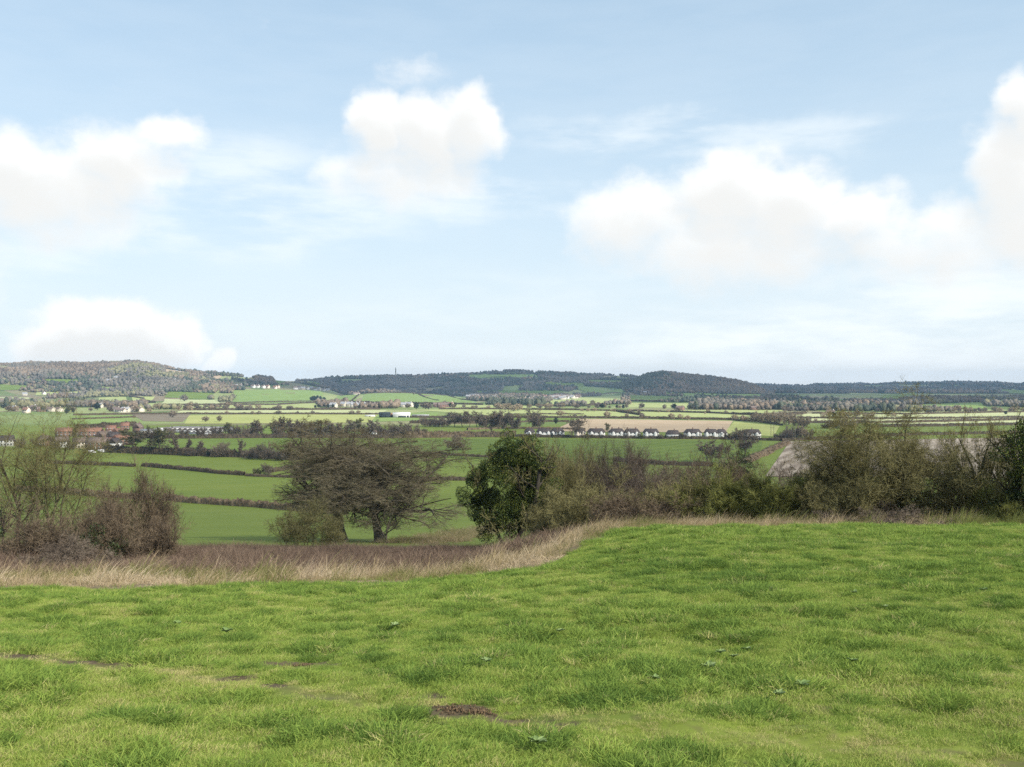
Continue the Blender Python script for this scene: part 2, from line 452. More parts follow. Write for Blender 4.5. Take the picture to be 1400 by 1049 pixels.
    shade = sstep(math_(nt, 'ADD', D2, math_(nt, 'MULTIPLY', math_(nt, 'SUBTRACT', n1, .5), .7)), .2, 1.05)
    mxa = N.new('ShaderNodeMix'); Lk.new(shade, mxa.inputs[0]); Lk.new(sstep(dens, .22, .86), mxa.inputs[2]); Lk.new(sstep(dens, .12, 1.05), mxa.inputs[3])
    alpha = math_(nt, 'MAXIMUM', mxa.outputs[0], hi)
    K = 1 / STR / 1.19
    cl_top = tuple(v * K for v in (.98, .975, .955)); cl_base = tuple(v * K for v in (.83, .825, .80))
    ccol = mixc(nt, shade, cl_top, cl_base)
    S = field(warped, streaks)
    n2 = fb(.5, 7, .35, 1.5, 9)
    thin = math_(nt, 'MULTIPLY', S, sstep(n2, .30, .68))
    # thin high veil that whitens towards the horizon
    veil = N.new('ShaderNodeMapRange'); veil.inputs['From Min'].default_value = 0; veil.inputs['From Max'].default_value = 26
    veil.inputs['To Min'].default_value = .86; veil.inputs['To Max'].default_value = .50; Lk.new(el, veil.inputs['Value'])
    vcol = ramp(nt, math_(nt, 'DIVIDE', el, 26.0), [(0, tuple(v * K * .1 for v in (.93, .975, .985))), (.10, tuple(v * K * .1 for v in (.79, .89, .955))), (.35, tuple(v * K * .1 for v in (.69, .84, .95))), (1, tuple(v * K * .1 for v in (.53, .755, .945)))])
    vc = N.new('ShaderNodeVectorMath'); vc.operation = 'SCALE'; Lk.new(vcol, vc.inputs[0]); vc.inputs['Scale'].default_value = 10
    base = mixc(nt, veil.outputs[0], sky.outputs[0], vc.outputs[0])
    base = mixc(nt, thin, base, tuple(v * K for v in (.90, .95, .97)))
    fin = mixc(nt, math_(nt, 'MULTIPLY', alpha, .93), base, ccol)
    Lk.new(fin, bg.inputs['Color'])
    w.cycles.sampling_method = 'MANUAL'; w.cycles.sample_map_resolution = 1024
build_sky()

# the air
def build_haze():
    m = bpy.data.materials.new('hazy_air'); m.use_nodes = True; nt = m.node_tree; nt.nodes.clear()
    out = nt.nodes.new('ShaderNodeOutputMaterial'); v = nt.nodes.new('ShaderNodeVolumePrincipled')
    v.inputs['Color'].default_value = (.48, .72, 1, 1); v.inputs['Density'].default_value = 6.0e-5; m.cycles.volume_sampling = 'DISTANCE'; v.inputs['Anisotropy'].default_value = .0
    nt.links.new(v.outputs[0], out.inputs['Volume'])
    b = MB(); b.box((0, 0, 27), (8400, 8400, 77)); o = b.build('haze', m); tag(o, kind='stuff')
build_haze()

# unseen cloud meshes added overhead to throw the cloud shadows lying on the vale
def cloud_mat(name, T, sc_=.0012):
    m = bpy.data.materials.new(name); m.use_nodes = True; nt = m.node_tree; b = nt.nodes['Principled BSDF']
    b.inputs['Base Color'].default_value = (.9, .9, .9, 1); b.inputs['Roughness'].default_value = 1; b.inputs['Specular IOR Level'].default_value = 0
    tr = nt.nodes.new('ShaderNodeBsdfTransparent'); mx = nt.nodes.new('ShaderNodeMixShader'); t2 = nt.nodes.new('ShaderNodeBsdfTranslucent'); m2 = nt.nodes.new('ShaderNodeMixShader')
    n = noise(nt, sc_, 4, pos(nt)); mr = nt.nodes.new('ShaderNodeMapRange'); nt.links.new(n, mr.inputs['Value'])
    mr.inputs['From Min'].default_value = .38; mr.inputs['From Max'].default_value = .62
    mr.inputs['To Min'].default_value = 1 - min(1, T + .12); mr.inputs['To Max'].default_value = 1 - max(0, T - .12)
    m2.inputs[0].default_value = .5; nt.links.new(b.outputs[0], m2.inputs[1]); nt.links.new(t2.outputs[0], m2.inputs[2])
    nt.links.new(mr.outputs[0], mx.inputs[0]); nt.links.new(tr.outputs[0], mx.inputs[1]); nt.links.new(m2.outputs[0], mx.inputs[2])
    nt.links.new(mx.outputs[0], nt.nodes['Material Output'].inputs['Surface'])
    return m

def cloud(T, shape, box, h=2300, seed=0, step=60, edge=220):
    """a flat-bottomed lumpy cloud whose shadow covers shape(x, y) > 0 (metres inside its edge) on the ground"""
    ox, oy = sd.x / sd.z * (h + 40), sd.y / sd.z * (h + 40)
    xs = np.arange(box[0], box[1] + 1, step); ys = np.arange(box[2], box[3] + 1, step)
    X, Y = np.meshgrid(xs, ys)
    m = shape(X, Y) + (fbm(X / 700, Y / 700, seed, 4) - .5) * edge
    hgt = np.sqrt(np.clip(m, 0, 600) * 25) * (.6 + .8 * fbm(X / 260, Y / 260, seed + 5, 3))
    ok = m > 0; ny, nx = X.shape
    idx = np.arange(nx * ny).reshape(ny, nx)
    cell = ok[:-1, :-1] & ok[1:, :-1] & ok[:-1, 1:] & ok[1:, 1:]
    q = np.stack([idx[:-1, :-1], idx[:-1, 1:], idx[1:, 1:], idx[1:, :-1]], -1)[cell]
    top = np.stack([X + ox, Y + oy, h + hgt], -1).reshape(-1, 3); bot = np.stack([X + ox, Y + oy, h - 5 - hgt * .2], -1).reshape(-1, 3)
    b = MB(); b.add(top, q); b.add(bot, q[:, ::-1])
    o = b.build('shadow_clouds', cloud_mat('shadow_cloud_vapour', T), smoothed=True); tag(o, kind='stuff'); return o

def boxshape(x0, x1, y0, y1):
    return lambda x, y: np.minimum(np.minimum(x - x0, x1 - x), np.minimum(y - y0, y1 - y))
cloud(.82, boxshape(-1500, 1900, 75, 1190), (-1600, 2000, -20, 1400), seed=1, edge=70, step=30)
cloud(.38, lambda x, y: np.minimum(np.minimum(boxshape(-1500, 4200, 1950, 7600)(x, y), y - 2150 - 1200 * (1 - smooth(150, 700, x))), (x + 950) * 1.0 + (y - 3300) * .10), (-1600, 4300, 1900, 7700), h=3200, seed=2, edge=600)
# ------------------------------------------------------------------ GROUND
def edge_d(x):
    """distance at which the mown pasture ends and the rough bank begins"""
    return np.interp(x, EX, ED)
_pts = [(-260, 806), (0, 806), (200, 805), (400, 801), (600, 793), (700, 783), (765, 769), (792, 752)]
_w = np.array([W(*p) for p in _pts])
EX = list(_w[:, 0]) + [3.0, 4.6, 9, 22, 60]; ED = list(_w[:, 1]) + [35.0, 40.5, 41.5, 42.0, 43]
SOIL = [(405, 907, .95), (432, 896, .5), (618, 967, .7), (655, 972, .35), (590, 950, .3), (318, 926, .4), (372, 934, .35), (40, 896, .5), (110, 903, .6), (190, 910, .5), (700, 985, .3), (760, 990, .3)]
SOILW = [(W(a, b)[0], W(a, b)[1], r) for a, b, r in SOIL]
TRK = np.array([W(*p)[:2] for p in [(-300, 880), (0, 898), (200, 914), (400, 940), (620, 968), (900, 992), (1150, 1018), (1400, 1050)]])
def track_w(x, d):
    """1 on the worn wheel track crossing the pasture"""
    dt = np.interp(x, TRK[:, 0], TRK[:, 1])
    return np.exp(-((d - dt) / .42) ** 2)
def soil_w(x, d):
    s = np.zeros_like(x)
    for a, b, r in SOILW: s = np.maximum(s, 1 - np.hypot((x - a) / 1.5, d - b) / (r * .62))
    return s + (fbm(x * 6, d * 6, 8, 3) - .5) * 1.3 - .12

def ground_mat():
    m, nt, b = newmat('pasture'); p = pos(nt)
    n1 = noise(nt, .004, 3, p); n2 = noise(nt, .06, 4, p); n3 = noise(nt, 2.2, 4, p)
    st = noise(nt, .03, 3, scaled(nt, p, (1, 16, 1), .2))
    f = math_(nt, 'ADD', math_(nt, 'MULTIPLY', n1, .28), math_(nt, 'ADD', math_(nt, 'MULTIPLY', n2, .18), math_(nt, 'ADD', math_(nt, 'MULTIPLY', st, .42), math_(nt, 'MULTIPLY', n3, .12))))
    c = ramp(nt, f, [(.34, (.100, .142, .018)), (.50, (.136, .178, .024)), (.66, (.185, .208, .040))])
    # farmland beyond the lane: a patchwork of pastures, crops and stubbles
    sp = nt.nodes.new('ShaderNodeSeparateXYZ'); nt.links.new(p, sp.inputs[0])
    vo = nt.nodes.new('ShaderNodeTexVoronoi'); vo.distance = 'CHEBYCHEV'; vo.inputs['Scale'].default_value = 1 / 210; nt.links.new(scaled(nt, p, (1.35, .62, 0), .4), vo.inputs['Vector'])
    sv = nt.nodes.new('ShaderNodeSeparateColor'); nt.links.new(vo.outputs['Color'], sv.inputs[0])
    pt = ramp(nt, math_(nt, 'ADD', sv.outputs[0], math_(nt, 'MULTIPLY', math_(nt, 'SUBTRACT', n2, .5), .2)), [(0, (.09, .13, .03)), (.22, (.13, .18, .045)), (.45, (.19, .23, .075)), (.62, (.27, .29, .12)), (.8, (.16, .125, .075)), (.9, (.26, .22, .13)), (1, (.11, .15, .04))])
    fm = nt.nodes.new('ShaderNodeMapRange'); fm.inputs['From Min'].default_value = 1120; fm.inputs['From Max'].default_value = 1180; nt.links.new(sp.outputs[1], fm.inputs['Value'])
    c = mixc(nt, fm.outputs[0], c, pt)
    at_ = nt.nodes.new('ShaderNodeAttribute'); at_.attribute_name = 'soil'
    c = mixc(nt, at_.outputs['Fac'], c, mixc(nt, n3, (.050, .037, .021), (.115, .086, .050)))
    a2 = nt.nodes.new('ShaderNodeAttribute'); a2.attribute_name = 'rough'
    c = mixc(nt, a2.outputs['Fac'], c, mixc(nt, n3, (.10, .075, .045), (.22, .17, .10)))
    nt.links.new(c, b.inputs['Base Color']); b.inputs['Roughness'].default_value = .95
    return m
def build_ground():
    th = np.concatenate([np.arange(-180, -42, 3.0), np.arange(-42, 42, .11), np.arange(42, 180, 3.0)])
    rr = np.concatenate([[.05, .5, 1.5, 3.0], np.geomspace(4.5, 50, 330)[:-1], np.geomspace(50, 8200, 260)])
    T, Q = np.meshgrid(np.radians(th), rr)
    X = Q * np.sin(T); Y = Q * np.cos(T); Z = H(X, Y) - .025 * (np.hypot(X, Y) < 45)
    ny, nx = X.shape; idx = np.arange(nx * ny).reshape(ny, nx); nxt = np.roll(idx, -1, axis=1)
    q = np.stack([idx[:-1], nxt[:-1], nxt[1:], idx[1:]], -1).reshape(-1, 4)
    b = MB(); b.add(np.stack([X, Y, Z], -1), q[:, ::-1])
    o = b.build('ground', ground_mat(), smoothed=True)
    near = np.hypot(X, Y) < 45
    s = np.where(near, np.clip(soil_w(X, Y) * 2.2, 0, 1) + (.12 + .88 * smooth(1.2, -1.5, X)) * np.clip(track_w(X, Y) * (1.6 * fbm(X / 1.1, Y / .5, 71, 3) - .45), 0, .8) * near, 0)
    a = o.data.attributes.new('soil', 'FLOAT', 'POINT'); a.data.foreach_set('value', s.astype(np.float32).ravel())
    rg = np.where((Y > edge_d(X)) & (Y < 140), 1 - smooth(80, 130, Y + (fbm(X / 15, Y / 15, 4, 2) - .5) * 50), 0)
    a = o.data.attributes.new('rough', 'FLOAT', 'POINT'); a.data.foreach_set('value', rg.astype(np.float32).ravel())
    tag(o, kind='structure')
build_ground()

# fields draped on the land; corners given where they lie (pixel of the photograph -> ground point)
def field_mat(name, c1, c2, stripe=None, rz=0, sc_=.03, fine=.4):
    m, nt, b = newmat(name); p = pos(nt)
    f = math_(nt, 'ADD', math_(nt, 'MULTIPLY', noise(nt, sc_, 4, p), .65), math_(nt, 'MULTIPLY', noise(nt, fine, 3, p), .35))
    if stripe:
        w = nt.nodes.new('ShaderNodeTexWave'); w.inputs['Scale'].default_value = stripe; w.inputs['Distortion'].default_value = 1.2; w.inputs['Detail'].default_value = 2; w.inputs['Detail Scale'].default_value = .3
        nt.links.new(scaled(nt, p, (1, 1, 1), rz), w.inputs['Vector'])
        f = math_(nt, 'ADD', math_(nt, 'MULTIPLY', f, .80), math_(nt, 'MULTIPLY', w.outputs['Fac'], .20))
    c = ramp(nt, f, [(.38, c1), (.62, c2)])
    nt.links.new(c, b.inputs['Base Color']); b.inputs['Roughness'].default_value = .95
    return m
FM = {
    'lit_grass': field_mat('pale_pasture', (.27, .31, .105), (.35, .375, .15)),  # pasture with the brightness of full sun put into its colour
    'lit_yellow_grass': field_mat('sunlit_yellow_crop', (.27, .295, .085), (.34, .35, .125)),  # yellow-green, lightened in the colour itself to look sunlit
    'green': field_mat('green_pasture', (.105, .155, .020), (.140, .190, .028)),
    'mid_green': field_mat('winter_wheat', (.088, .130, .015), (.118, .160, .021), .02, .6),
    'fresh_green': field_mat('fresh_pasture', (.15, .22, .05), (.20, .27, .07)),
    'stubble': field_mat('tan_stubble', (.33, .245, .155), (.43, .33, .22), .05, 1.2),
    'plough': field_mat('grey_plough', (.19, .145, .105), (.36, .295, .23), .035, .42, .05, 1.2),
    'soil': field_mat('brown_tilth', (.14, .11, .075), (.20, .165, .11)),
    'pale': field_mat('pale_grass', (.34, .37, .17), (.44, .45, .24)),  # palest grass, sunshine mixed into its base colour
}
def field(name, corners, mat, off=.25, n=(24, 8)):
    p = [W(*c) for c in corners]
    u = np.linspace(0, 1, n[0]); v = np.linspace(0, 1, n[1])
    U, V = np.meshgrid(u, v)
    P = [(1 - U) * (1 - V) * p[0][k] + U * (1 - V) * p[1][k] + U * V * p[2][k] + (1 - U) * V * p[3][k] for k in (0, 1)]
    d = np.hypot(P[0], P[1])
    Z = H(P[0], P[1]) + off + np.maximum(d - 2200, 0) * .0007
    idx = np.arange(U.size).reshape(U.shape)
    q = np.stack([idx[:-1, :-1], idx[1:, :-1], idx[1:, 1:], idx[:-1, 1:]], -1).reshape(-1, 4)
    b = MB(); b.add(np.stack([P[0], P[1], Z], -1), q)
    o = b.build(name, FM[mat], smoothed=True); tag(o, kind='structure'); return o
FIELD_PX = []
# far corners first (left, right), then near corners (right, left)
for nm, cs, mt in [
    ('wheat_field', [(540, 600.5), (1042, 603), (1036, 640), (560, 624)], 'mid_green'),
    ('ploughed_field', [(1080, 604), (1460, 597), (1460, 655), (1046, 652)], 'plough'),
    ('stubble_field', [(792, 573), (1002, 576), (992, 592), (752, 590)], 'stubble'),
    ('grass_field', [(1004, 577), (1066, 583), (1058, 597), (988, 593)], 'lit_yellow_grass'),
    ('grass_field', [(690, 567.5), (800, 567), (775, 577), (700, 577)], 'green'),
    ('grass_field', [(258, 568), (520, 565), (505, 578), (252, 580)], 'lit_yellow_grass'),
    ('grass_field', [(518, 565), (600, 564.5), (592, 575), (508, 577)], 'fresh_green'),
    ('tilled_field', [(180, 567), (262, 566), (250, 577), (196, 576)], 'soil'),
    ('grass_field', [(95, 569), (182, 568), (178, 579), (100, 582)], 'fresh_green'),
    ('grass_field', [(560, 560), (1080, 561), (1000, 571.5), (700, 571)], 'lit_grass'),
    ('grass_field', [(250, 561.5), (530, 561), (520, 566), (230, 566)], 'pale'),
    ('grass_field', [(1100, 566), (1460, 561), (1460, 582), (1080, 578)], 'pale'),
    ('grass_field', [(255, 586.5), (560, 586.5), (560, 598), (240, 598)], 'green'),
    ('grass_field', [(150, 597), (480, 599), (430, 622), (170, 616)], 'green'),
    ('grass_field', [(205, 552), (430, 552), (440, 559), (190, 559)], 'lit_grass'),
    ('grass_field', [(320, 534), (438, 535), (452, 550), (316, 552)], 'fresh_green'),
    ('grass_field', [(498, 539.5), (600, 540), (652, 551), (492, 551)], 'fresh_green'),
    ('grass_field', [(606, 541), (630, 544), (668, 554), (654, 553)], 'fresh_green'),
    ('grass_field', [(462, 541), (490, 540), (486, 549), (455, 548)], 'fresh_green'),
    ('grass_field', [(760, 544), (852, 541), (850, 552), (740, 556)], 'lit_grass'),
    ('grass_field', [(650, 535), (770, 535), (770, 540), (650, 540)], 'green'),
    ('grass_field', [(780, 527), (850, 532), (855, 538), (790, 533)], 'fresh_green'),
    ('grass_field', [(935, 538), (1045, 540), (1040, 545), (940, 544)], 'fresh_green'),
    ('grass_field', [(860, 541), (950, 543), (955, 549), (860, 549)], 'green'),
    ('grass_field', [(640, 513), (732, 512.5), (738, 519), (642, 520)], 'fresh_green'),
    ('grass_field', [(745, 523), (798, 525), (800, 530), (745, 529)], 'green'),
    ('grass_field', [(802, 520), (850, 521), (856, 526), (806, 526)], 'green'),
    ('grass_field', [(680, 509), (735, 509.5), (735, 511.5), (682, 511)], 'green'),
    ('grass_field', [(372, 520), (430, 522), (440, 527), (380, 526)], 'green'),
    ('tilled_field', [(222, 504), (256, 509), (252, 514), (226, 510)], 'stubble'),
    ('grass_field', [(60, 519), (112, 520), (106, 524), (58, 524)], 'green'),
    ('grass_field', [(140, 529), (196, 530), (190, 535), (138, 534)], 'fresh_green'),
    ('grass_field', [(862, 551), (960, 552), (950, 558), (858, 557)], 'lit_grass'),
    ('grass_field', [(1080, 552), (1160, 551), (1165, 556), (1085, 557)], 'green'),
    ('tilled_field', [(290, 514), (345, 516.5), (352, 520.5), (292, 520)], 'stubble'),
    ('grass_field', [(1210, 541), (1250, 537), (1262, 546), (1190, 550)], 'green'),
    ('grass_field', [(1262, 553), (1340, 550.5), (1352, 559), (1258, 558)], 'fresh_green'),
    ('grass_field', [(1180, 546), (1240, 545), (1230, 550), (1170, 550)], 'green'),
    ('grass_field', [(1370, 533), (1440, 535), (1440, 540), (1365, 538)], 'green'),
    ('grass_field', [(50, 537), (110, 536), (105, 541), (48, 541)], 'lit_grass'),
    ('grass_field', [(135, 544), (172, 543), (176, 550), (135, 551)], 'lit_grass'),
    ('grass_field', [(180, 543), (212, 543), (206, 549), (186, 551)], 'lit_grass'),
    ('grass_field', [(225, 546), (300, 547), (300, 553), (220, 553)], 'pale'),
    ('grass_field', [(0, 526), (40, 528), (36, 533), (0, 534)], 'green'),
    ('grass_field', [(230, 536), (290, 538), (285, 546), (225, 544)], 'green'),
    ('grass_field', [(620, 553), (760, 556), (740, 561), (600, 560)], 'lit_grass'),
    ('grass_field', [(-40, 544), (40, 544), (40, 547), (-40, 547)], 'pale'),
]:
    field(nm, cs, mt); FIELD_PX.append(cs)
# ------------------------------------------------------------------ scattered ground cover (geometry nodes)
PROTO = bpy.data.collections.new('kinds of tuft')
def scatter(name, P, rot, scl, idx, protos, attrs=None):
    col = bpy.data.collections.new(name + ' kinds')
    for i, o in enumerate(protos): o.name = f'{chr(97 + i)}_{o.name}'; col.objects.link(o)
    me = bpy.data.meshes.new(name); me.vertices.add(len(P)); me.vertices.foreach_set('co', np.asarray(P, np.float32).ravel())
    def at_(n, t, v):
        a = me.attributes.new(n, t, 'POINT'); a.data.foreach_set('vector' if t == 'FLOAT_VECTOR' else 'value', np.asarray(v, np.int32 if t == 'INT' else np.float32).ravel())
    at_('rot', 'FLOAT_VECTOR', rot); at_('scl', 'FLOAT_VECTOR', scl); at_('idx', 'INT', idx)
    for k, v in (attrs or {}).items(): at_(k, 'FLOAT', v)
    o = bpy.data.objects.new(name, me); COL.objects.link(o)
    g = bpy.data.node_groups.new(name + ' scatter', 'GeometryNodeTree')
    g.interface.new_socket('Geometry', in_out='INPUT', socket_type='NodeSocketGeometry'); g.interface.new_socket('Geometry', in_out='OUTPUT', socket_type='NodeSocketGeometry')
    n = g.nodes; l = g.links
    gi = n.new('NodeGroupInput'); go = n.new('NodeGroupOutput'); ip = n.new('GeometryNodeInstanceOnPoints'); ci = n.new('GeometryNodeCollectionInfo')
    ci.inputs['Collection'].default_value = col; ci.inputs['Separate Children'].default_value = True; ci.inputs['Reset Children'].default_value = True
    ip.inputs['Pick Instance'].default_value = True
    def na(nm, dt):
        a = n.new('GeometryNodeInputNamedAttribute'); a.data_type = dt; a.inputs['Name'].default_value = nm; return a.outputs['Attribute']
    l.new(gi.outputs[0], ip.inputs['Points']); l.new(ci.outputs[0], ip.inputs['Instance'])
    l.new(na('idx', 'INT'), ip.inputs['Instance Index']); l.new(na('rot', 'FLOAT_VECTOR'), ip.inputs['Rotation']); l.new(na('scl', 'FLOAT_VECTOR'), ip.inputs['Scale'])
    l.new(ip.outputs[0], go.inputs[0])
    md = o.modifiers.new('scatter', 'NODES'); md.node_group = g
    tag(o, kind='stuff'); return o

def blade_mat(name, stops, isl=.35, sh=.5, transl=.3, rough=.7, attr='tint'):
    m, nt, b = newmat(name); b.inputs['Specular IOR Level'].default_value = .06
    a = nt.nodes.new('ShaderNodeAttribute'); a.attribute_type = 'INSTANCER'; a.attribute_name = attr
    g = nt.nodes.new('ShaderNodeNewGeometry').outputs['Random Per Island']
    f = math_(nt, 'ADD', a.outputs['Fac'], math_(nt, 'MULTIPLY', math_(nt, 'SUBTRACT', g, .5), isl))
    c = ramp(nt, f, stops); nt.links.new(c, b.inputs['Base Color']); b.inputs['Roughness'].default_value = rough
    t = nt.nodes.new('ShaderNodeBsdfTranslucent'); nt.links.new(c, t.inputs[0]); mx = nt.nodes.new('ShaderNodeMixShader'); mx.inputs[0].default_value = transl
    nt.links.new(b.outputs[0], mx.inputs[1]); nt.links.new(t.outputs[0], mx.inputs[2]); nt.links.new(mx.outputs[0], nt.nodes['Material Output'].inputs[0])
    return m

def tuft(name, rng, n, rad, h0, h1, lean, width, mat, k=4, droop=.5, bias=(0, 0)):
    r = rad * np.sqrt(rng.uniform(0, 1, n)); a = rng.uniform(0, 2 * np.pi, n)
    p0 = np.stack([r * np.cos(a), r * np.sin(a), np.full(n, -.03)], 1)
    d = np.stack([np.cos(a) * r / rad * lean + rng.normal(0, lean, n) + bias[0], np.sin(a) * r / rad * lean + rng.normal(0, lean, n) + bias[1], np.ones(n)], 1); d = norm(d)
    L = rng.uniform(h0, h1, n) * (1 - .35 * r / rad)
    P = np.zeros((n, k, 3)); P[:, 0] = p0
    for i in range(1, k):
        P[:, i] = P[:, i - 1] + d * (L / (k - 1))[:, None]
        out = norm(d * np.array([1, 1, 0]) + 1e-6); d = norm(d + out * droop * i / k * rng.uniform(.3, 1, n)[:, None] - np.array([0, 0, .14 * droop * i]))
    W_ = np.linspace(1, .25, k)[None] * (width * rng.uniform(.7, 1.3, n))[:, None]
    b = MB(); ribbons(b, rng, P, W_)
    return b.build(name, mat, link=False)

rng = np.random.default_rng(5)
gm = blade_mat('grass_blades', [(.05, (.055, .110, .026)), (.35, (.130, .205, .042)), (.6, (.220, .305, .060)), (.82, (.31, .36, .085)), (1, (.44, .39, .18))])
G = [tuft('grass_tuft', rng, 60, .13, .035, .085, .5, .0024, gm, droop=.8, bias=(.15, 0)) for _ in range(5)] + \
    [tuft('grass_tussock', rng, 120, .12, .055, .12, .6, .0025, gm, droop=1.1, bias=(.2, -.05)) for _ in range(3)]
def build_grass():
    n = 260000
    a = rng.uniform(-.74, .74, n); d = np.sqrt(rng.uniform(4.2 ** 2, 46 ** 2, n)); x = a * d
    so_ = soil_w(x, d)
    keep = (d < edge_d(x) + 2.6 * (fbm(x / 1.3, d / 1.3, 2, 3) - .42)) & ((so_ < .12) | (rng.uniform(0, 1, n) < .16))
    tw = track_w(x, d); keep &= rng.uniform(0, 1, n) > tw * (.25 + .6 * smooth(1.2, -1.5, x)) * smooth(.35, .6, fbm(x / 1.1, d / .5, 71, 3))
    x, d, tw, so_ = x[keep], d[keep], tw[keep], so_[keep]
    big = fbm(x / .36, d / .40, 21, 3); huge = fbm(x / 5, d / 5, 23, 2); fine = fbm(x / .2, d / .2, 25, 2); mid = fbm(x / 2.2, d / 2.2, 27, 2)
    tus = smooth(.50, .70, big + .25 * (mid - .5)) * (1 - .8 * tw)      # coarse tussocks
    isT = rng.uniform(0, 1, len(x)) < tus * .6
    idx = np.where(isT, rng.integers(5, 8, len(x)), rng.integers(0, 5, len(x)))
    s = .80 * (.7 + .45 * rng.uniform(0, 1, len(x))) * (.8 + .6 * fine) * (1 - .45 * tw) * (1 + 1.0 * tus) * (.8 + .5 * mid)
    s = np.where(so_ > .12, s * .5, s) * np.interp(d, [6, 20, 40], [1, 1.15, 1.5])
    tint = .675 + .22 * (huge - .5) - .27 * tus - .04 * isT + .32 * tw + rng.normal(0, .08, len(x)) + .45 * (fine - .5) + .12 * (mid - .5)
    tint = np.where(rng.uniform(0, 1, len(x)) < .03, .95, tint)
    rot = np.stack([rng.normal(0, .14, len(x)), rng.normal(0, .14, len(x)), rng.uniform(-1.2, 1.2, len(x))], 1)
    print('grass tufts', len(x))
    scatter('grass', np.stack([x, d, H(x, d)], 1), rot, np.stack([s, s, s], 1), idx, G, {'tint': tint})
build_grass()

# rough bank: bleached dry grass, then brown dead stalks and bramble below it
dm = blade_mat('dry_grass', [(0, (.15, .17, .05)), (.2, (.22, .18, .085)), (.5, (.35, .27, .165)), (.8, (.47, .38, .255)), (1, (.56, .47, .34))], .5, transl=.2)
D = [tuft('dry_grass_tuft', rng, 34, .26, .22, .66, .3, .005, dm, k=5, droop=.5, bias=(.12, 0)) for _ in range(4)] + \
    [tuft('leaning_dry_stalks', rng, 14, .2, .6, 1.1, .22, .005, dm, k=5, droop=.35, bias=(.3, 0)) for _ in range(3)] + \
    [tuft('matted_dry_grass', rng, 60, .3, .12, .36, .8, .005, dm, k=5, droop=1.1) for _ in range(2)]
bm = blade_mat('dead_stalks', [(0, (.052, .038, .030)), (.5, (.13, .09, .068)), (1, (.27, .20, .14))], .6, transl=.1)
B = [tuft('dead_stalks', rng, 46, .35, .45, 1.0, .35, .006, bm, k=5, droop=.6) for _ in range(4)]
def build_bank():
    n = 26000
    x = rng.uniform(-46, 9, n); d = rng.uniform(24, 74, n)
    e = edge_d(x); q = d - e
    wid = 12 + 6 * (fbm(x / 6, d / 6, 31, 2) - .5) * 2 + 3 * smooth(-10, 0, x)
    dens = smooth(-.3, .8, q + 2.2 * (fbm(x / 1.1, d / 1.1, 61, 3) - .5)) * (1 - smooth(wid - 2, wid + 3, q)) * (.45 + .8 * fbm(x / 1.5, d / 1.5, 33, 2))
    k = (rng.uniform(0, 1, n) < dens) & (np.abs(x / d) < .74) & (x < 4.5)
    X1, D1 = x[k], d[k]
    n2 = 16000                                          # thin strip under the thicket on the crest
    x = rng.uniform(3.0, 46, n2); d = rng.uniform(41, 50, n2); e = edge_d(x)
    tall = smooth(17.5, 20.5, x)
    k = (d > e + .2) & (rng.uniform(0, 1, n2) < (.85 + .15 * tall) * smooth(e, e + 1.2, d) * (.2 + 1.2 * fbm(x / 1.6, d / 1.6, 35, 2))) & (np.abs(x / d) < .74)
    X = np.concatenate([X1, x[k]]); Dd = np.concatenate([D1, d[k]]); tl = np.concatenate([np.zeros(len(X1)), tall[k]])
    N = len(X); e = edge_d(X); q = Dd - e
    u = rng.uniform(0, 1, N)
    idx = np.where(u < .45, rng.integers(0, 4, N), np.where(u < .45 + .16 + .3 * tl, rng.integers(4, 7, N), rng.integers(7, 9, N)))
    s = rng.uniform(.6, 1.25, N) * (.45 + .55 * smooth(0, 3.5, q)) * (.5 + 1.0 * fbm(X / .9, Dd / .9, 57, 2)) * np.where(X > 4.5, 1.0 + .15 * tl, 1) * (.8 + .5 * fbm(X / 2.5, Dd / 2.5, 37, 2))
    tint = .55 + .6 * (fbm(X / 3, Dd / 3, 39, 3) - .5) + rng.normal(0, .13, N) - .22 * tl - np.where(X > 4.5, .12, 0)
    green = smooth(.54, .68, fbm(X / 2.2, Dd / 2.2, 41, 2)); tint = tint - green * .55
    rot = np.stack([rng.normal(0, .10, N), rng.normal(.08, .12, N), rng.uniform(-.9, .9, N)], 1)
    scatter('dry_grass', np.stack([X, Dd, H(X, Dd)], 1), rot, np.stack([s, s, s * 1.0], 1), idx, D, {'tint': tint})
    n = 30000
    x = rng.uniform(-60, 3, n); d = rng.uniform(30, 96, n); e = edge_d(x); q = d - e
    dens = smooth(9, 15, q + 5 * (fbm(x / 5, d / 5, 43, 2) - .5)) * (1 - smooth(52, 66, q)) * (.5 + .7 * fbm(x / 2, d / 2, 45, 2))
    k = (rng.uniform(0, 1, n) < dens) & (np.abs(x / d) < .74); x, d = x[k], d[k]; N = len(x)
    s = rng.uniform(.65, 1.2, N) * (.5 + 1.1 * fbm(x / 3, d / 3, 47, 2)); tint = .45 + .7 * (fbm(x / 4, d / 4, 49, 3) - .5) + rng.normal(0, .14, N)
    rot = np.stack([rng.normal(0, .12, N), rng.normal(0, .12, N), rng.uniform(-3, 3, N)], 1)
    scatter('dead_weeds', np.stack([x, d, H(x, d)], 1), rot, np.stack([s, s, s], 1), rng.integers(0, 4, N), B, {'tint': tint})
    # brown reeds along the ditch behind the oaks, and shaggy grass round the feet of the trees
    pts = []
    for (a, b_, c, e_, w) in [(575, 744, 700, 716, 4.5), (600, 735, 680, 722, 6), (545, 742, 620, 740, 3)]:
        p, q_ = W(a, b_, 60), W(c, e_, 60); t = rng.uniform(0, 1, 420)[:, None]
        pts.append(p[None, :2] * (1 - t) + q_[None, :2] * t + rng.normal(0, w * .5, (420, 2)))
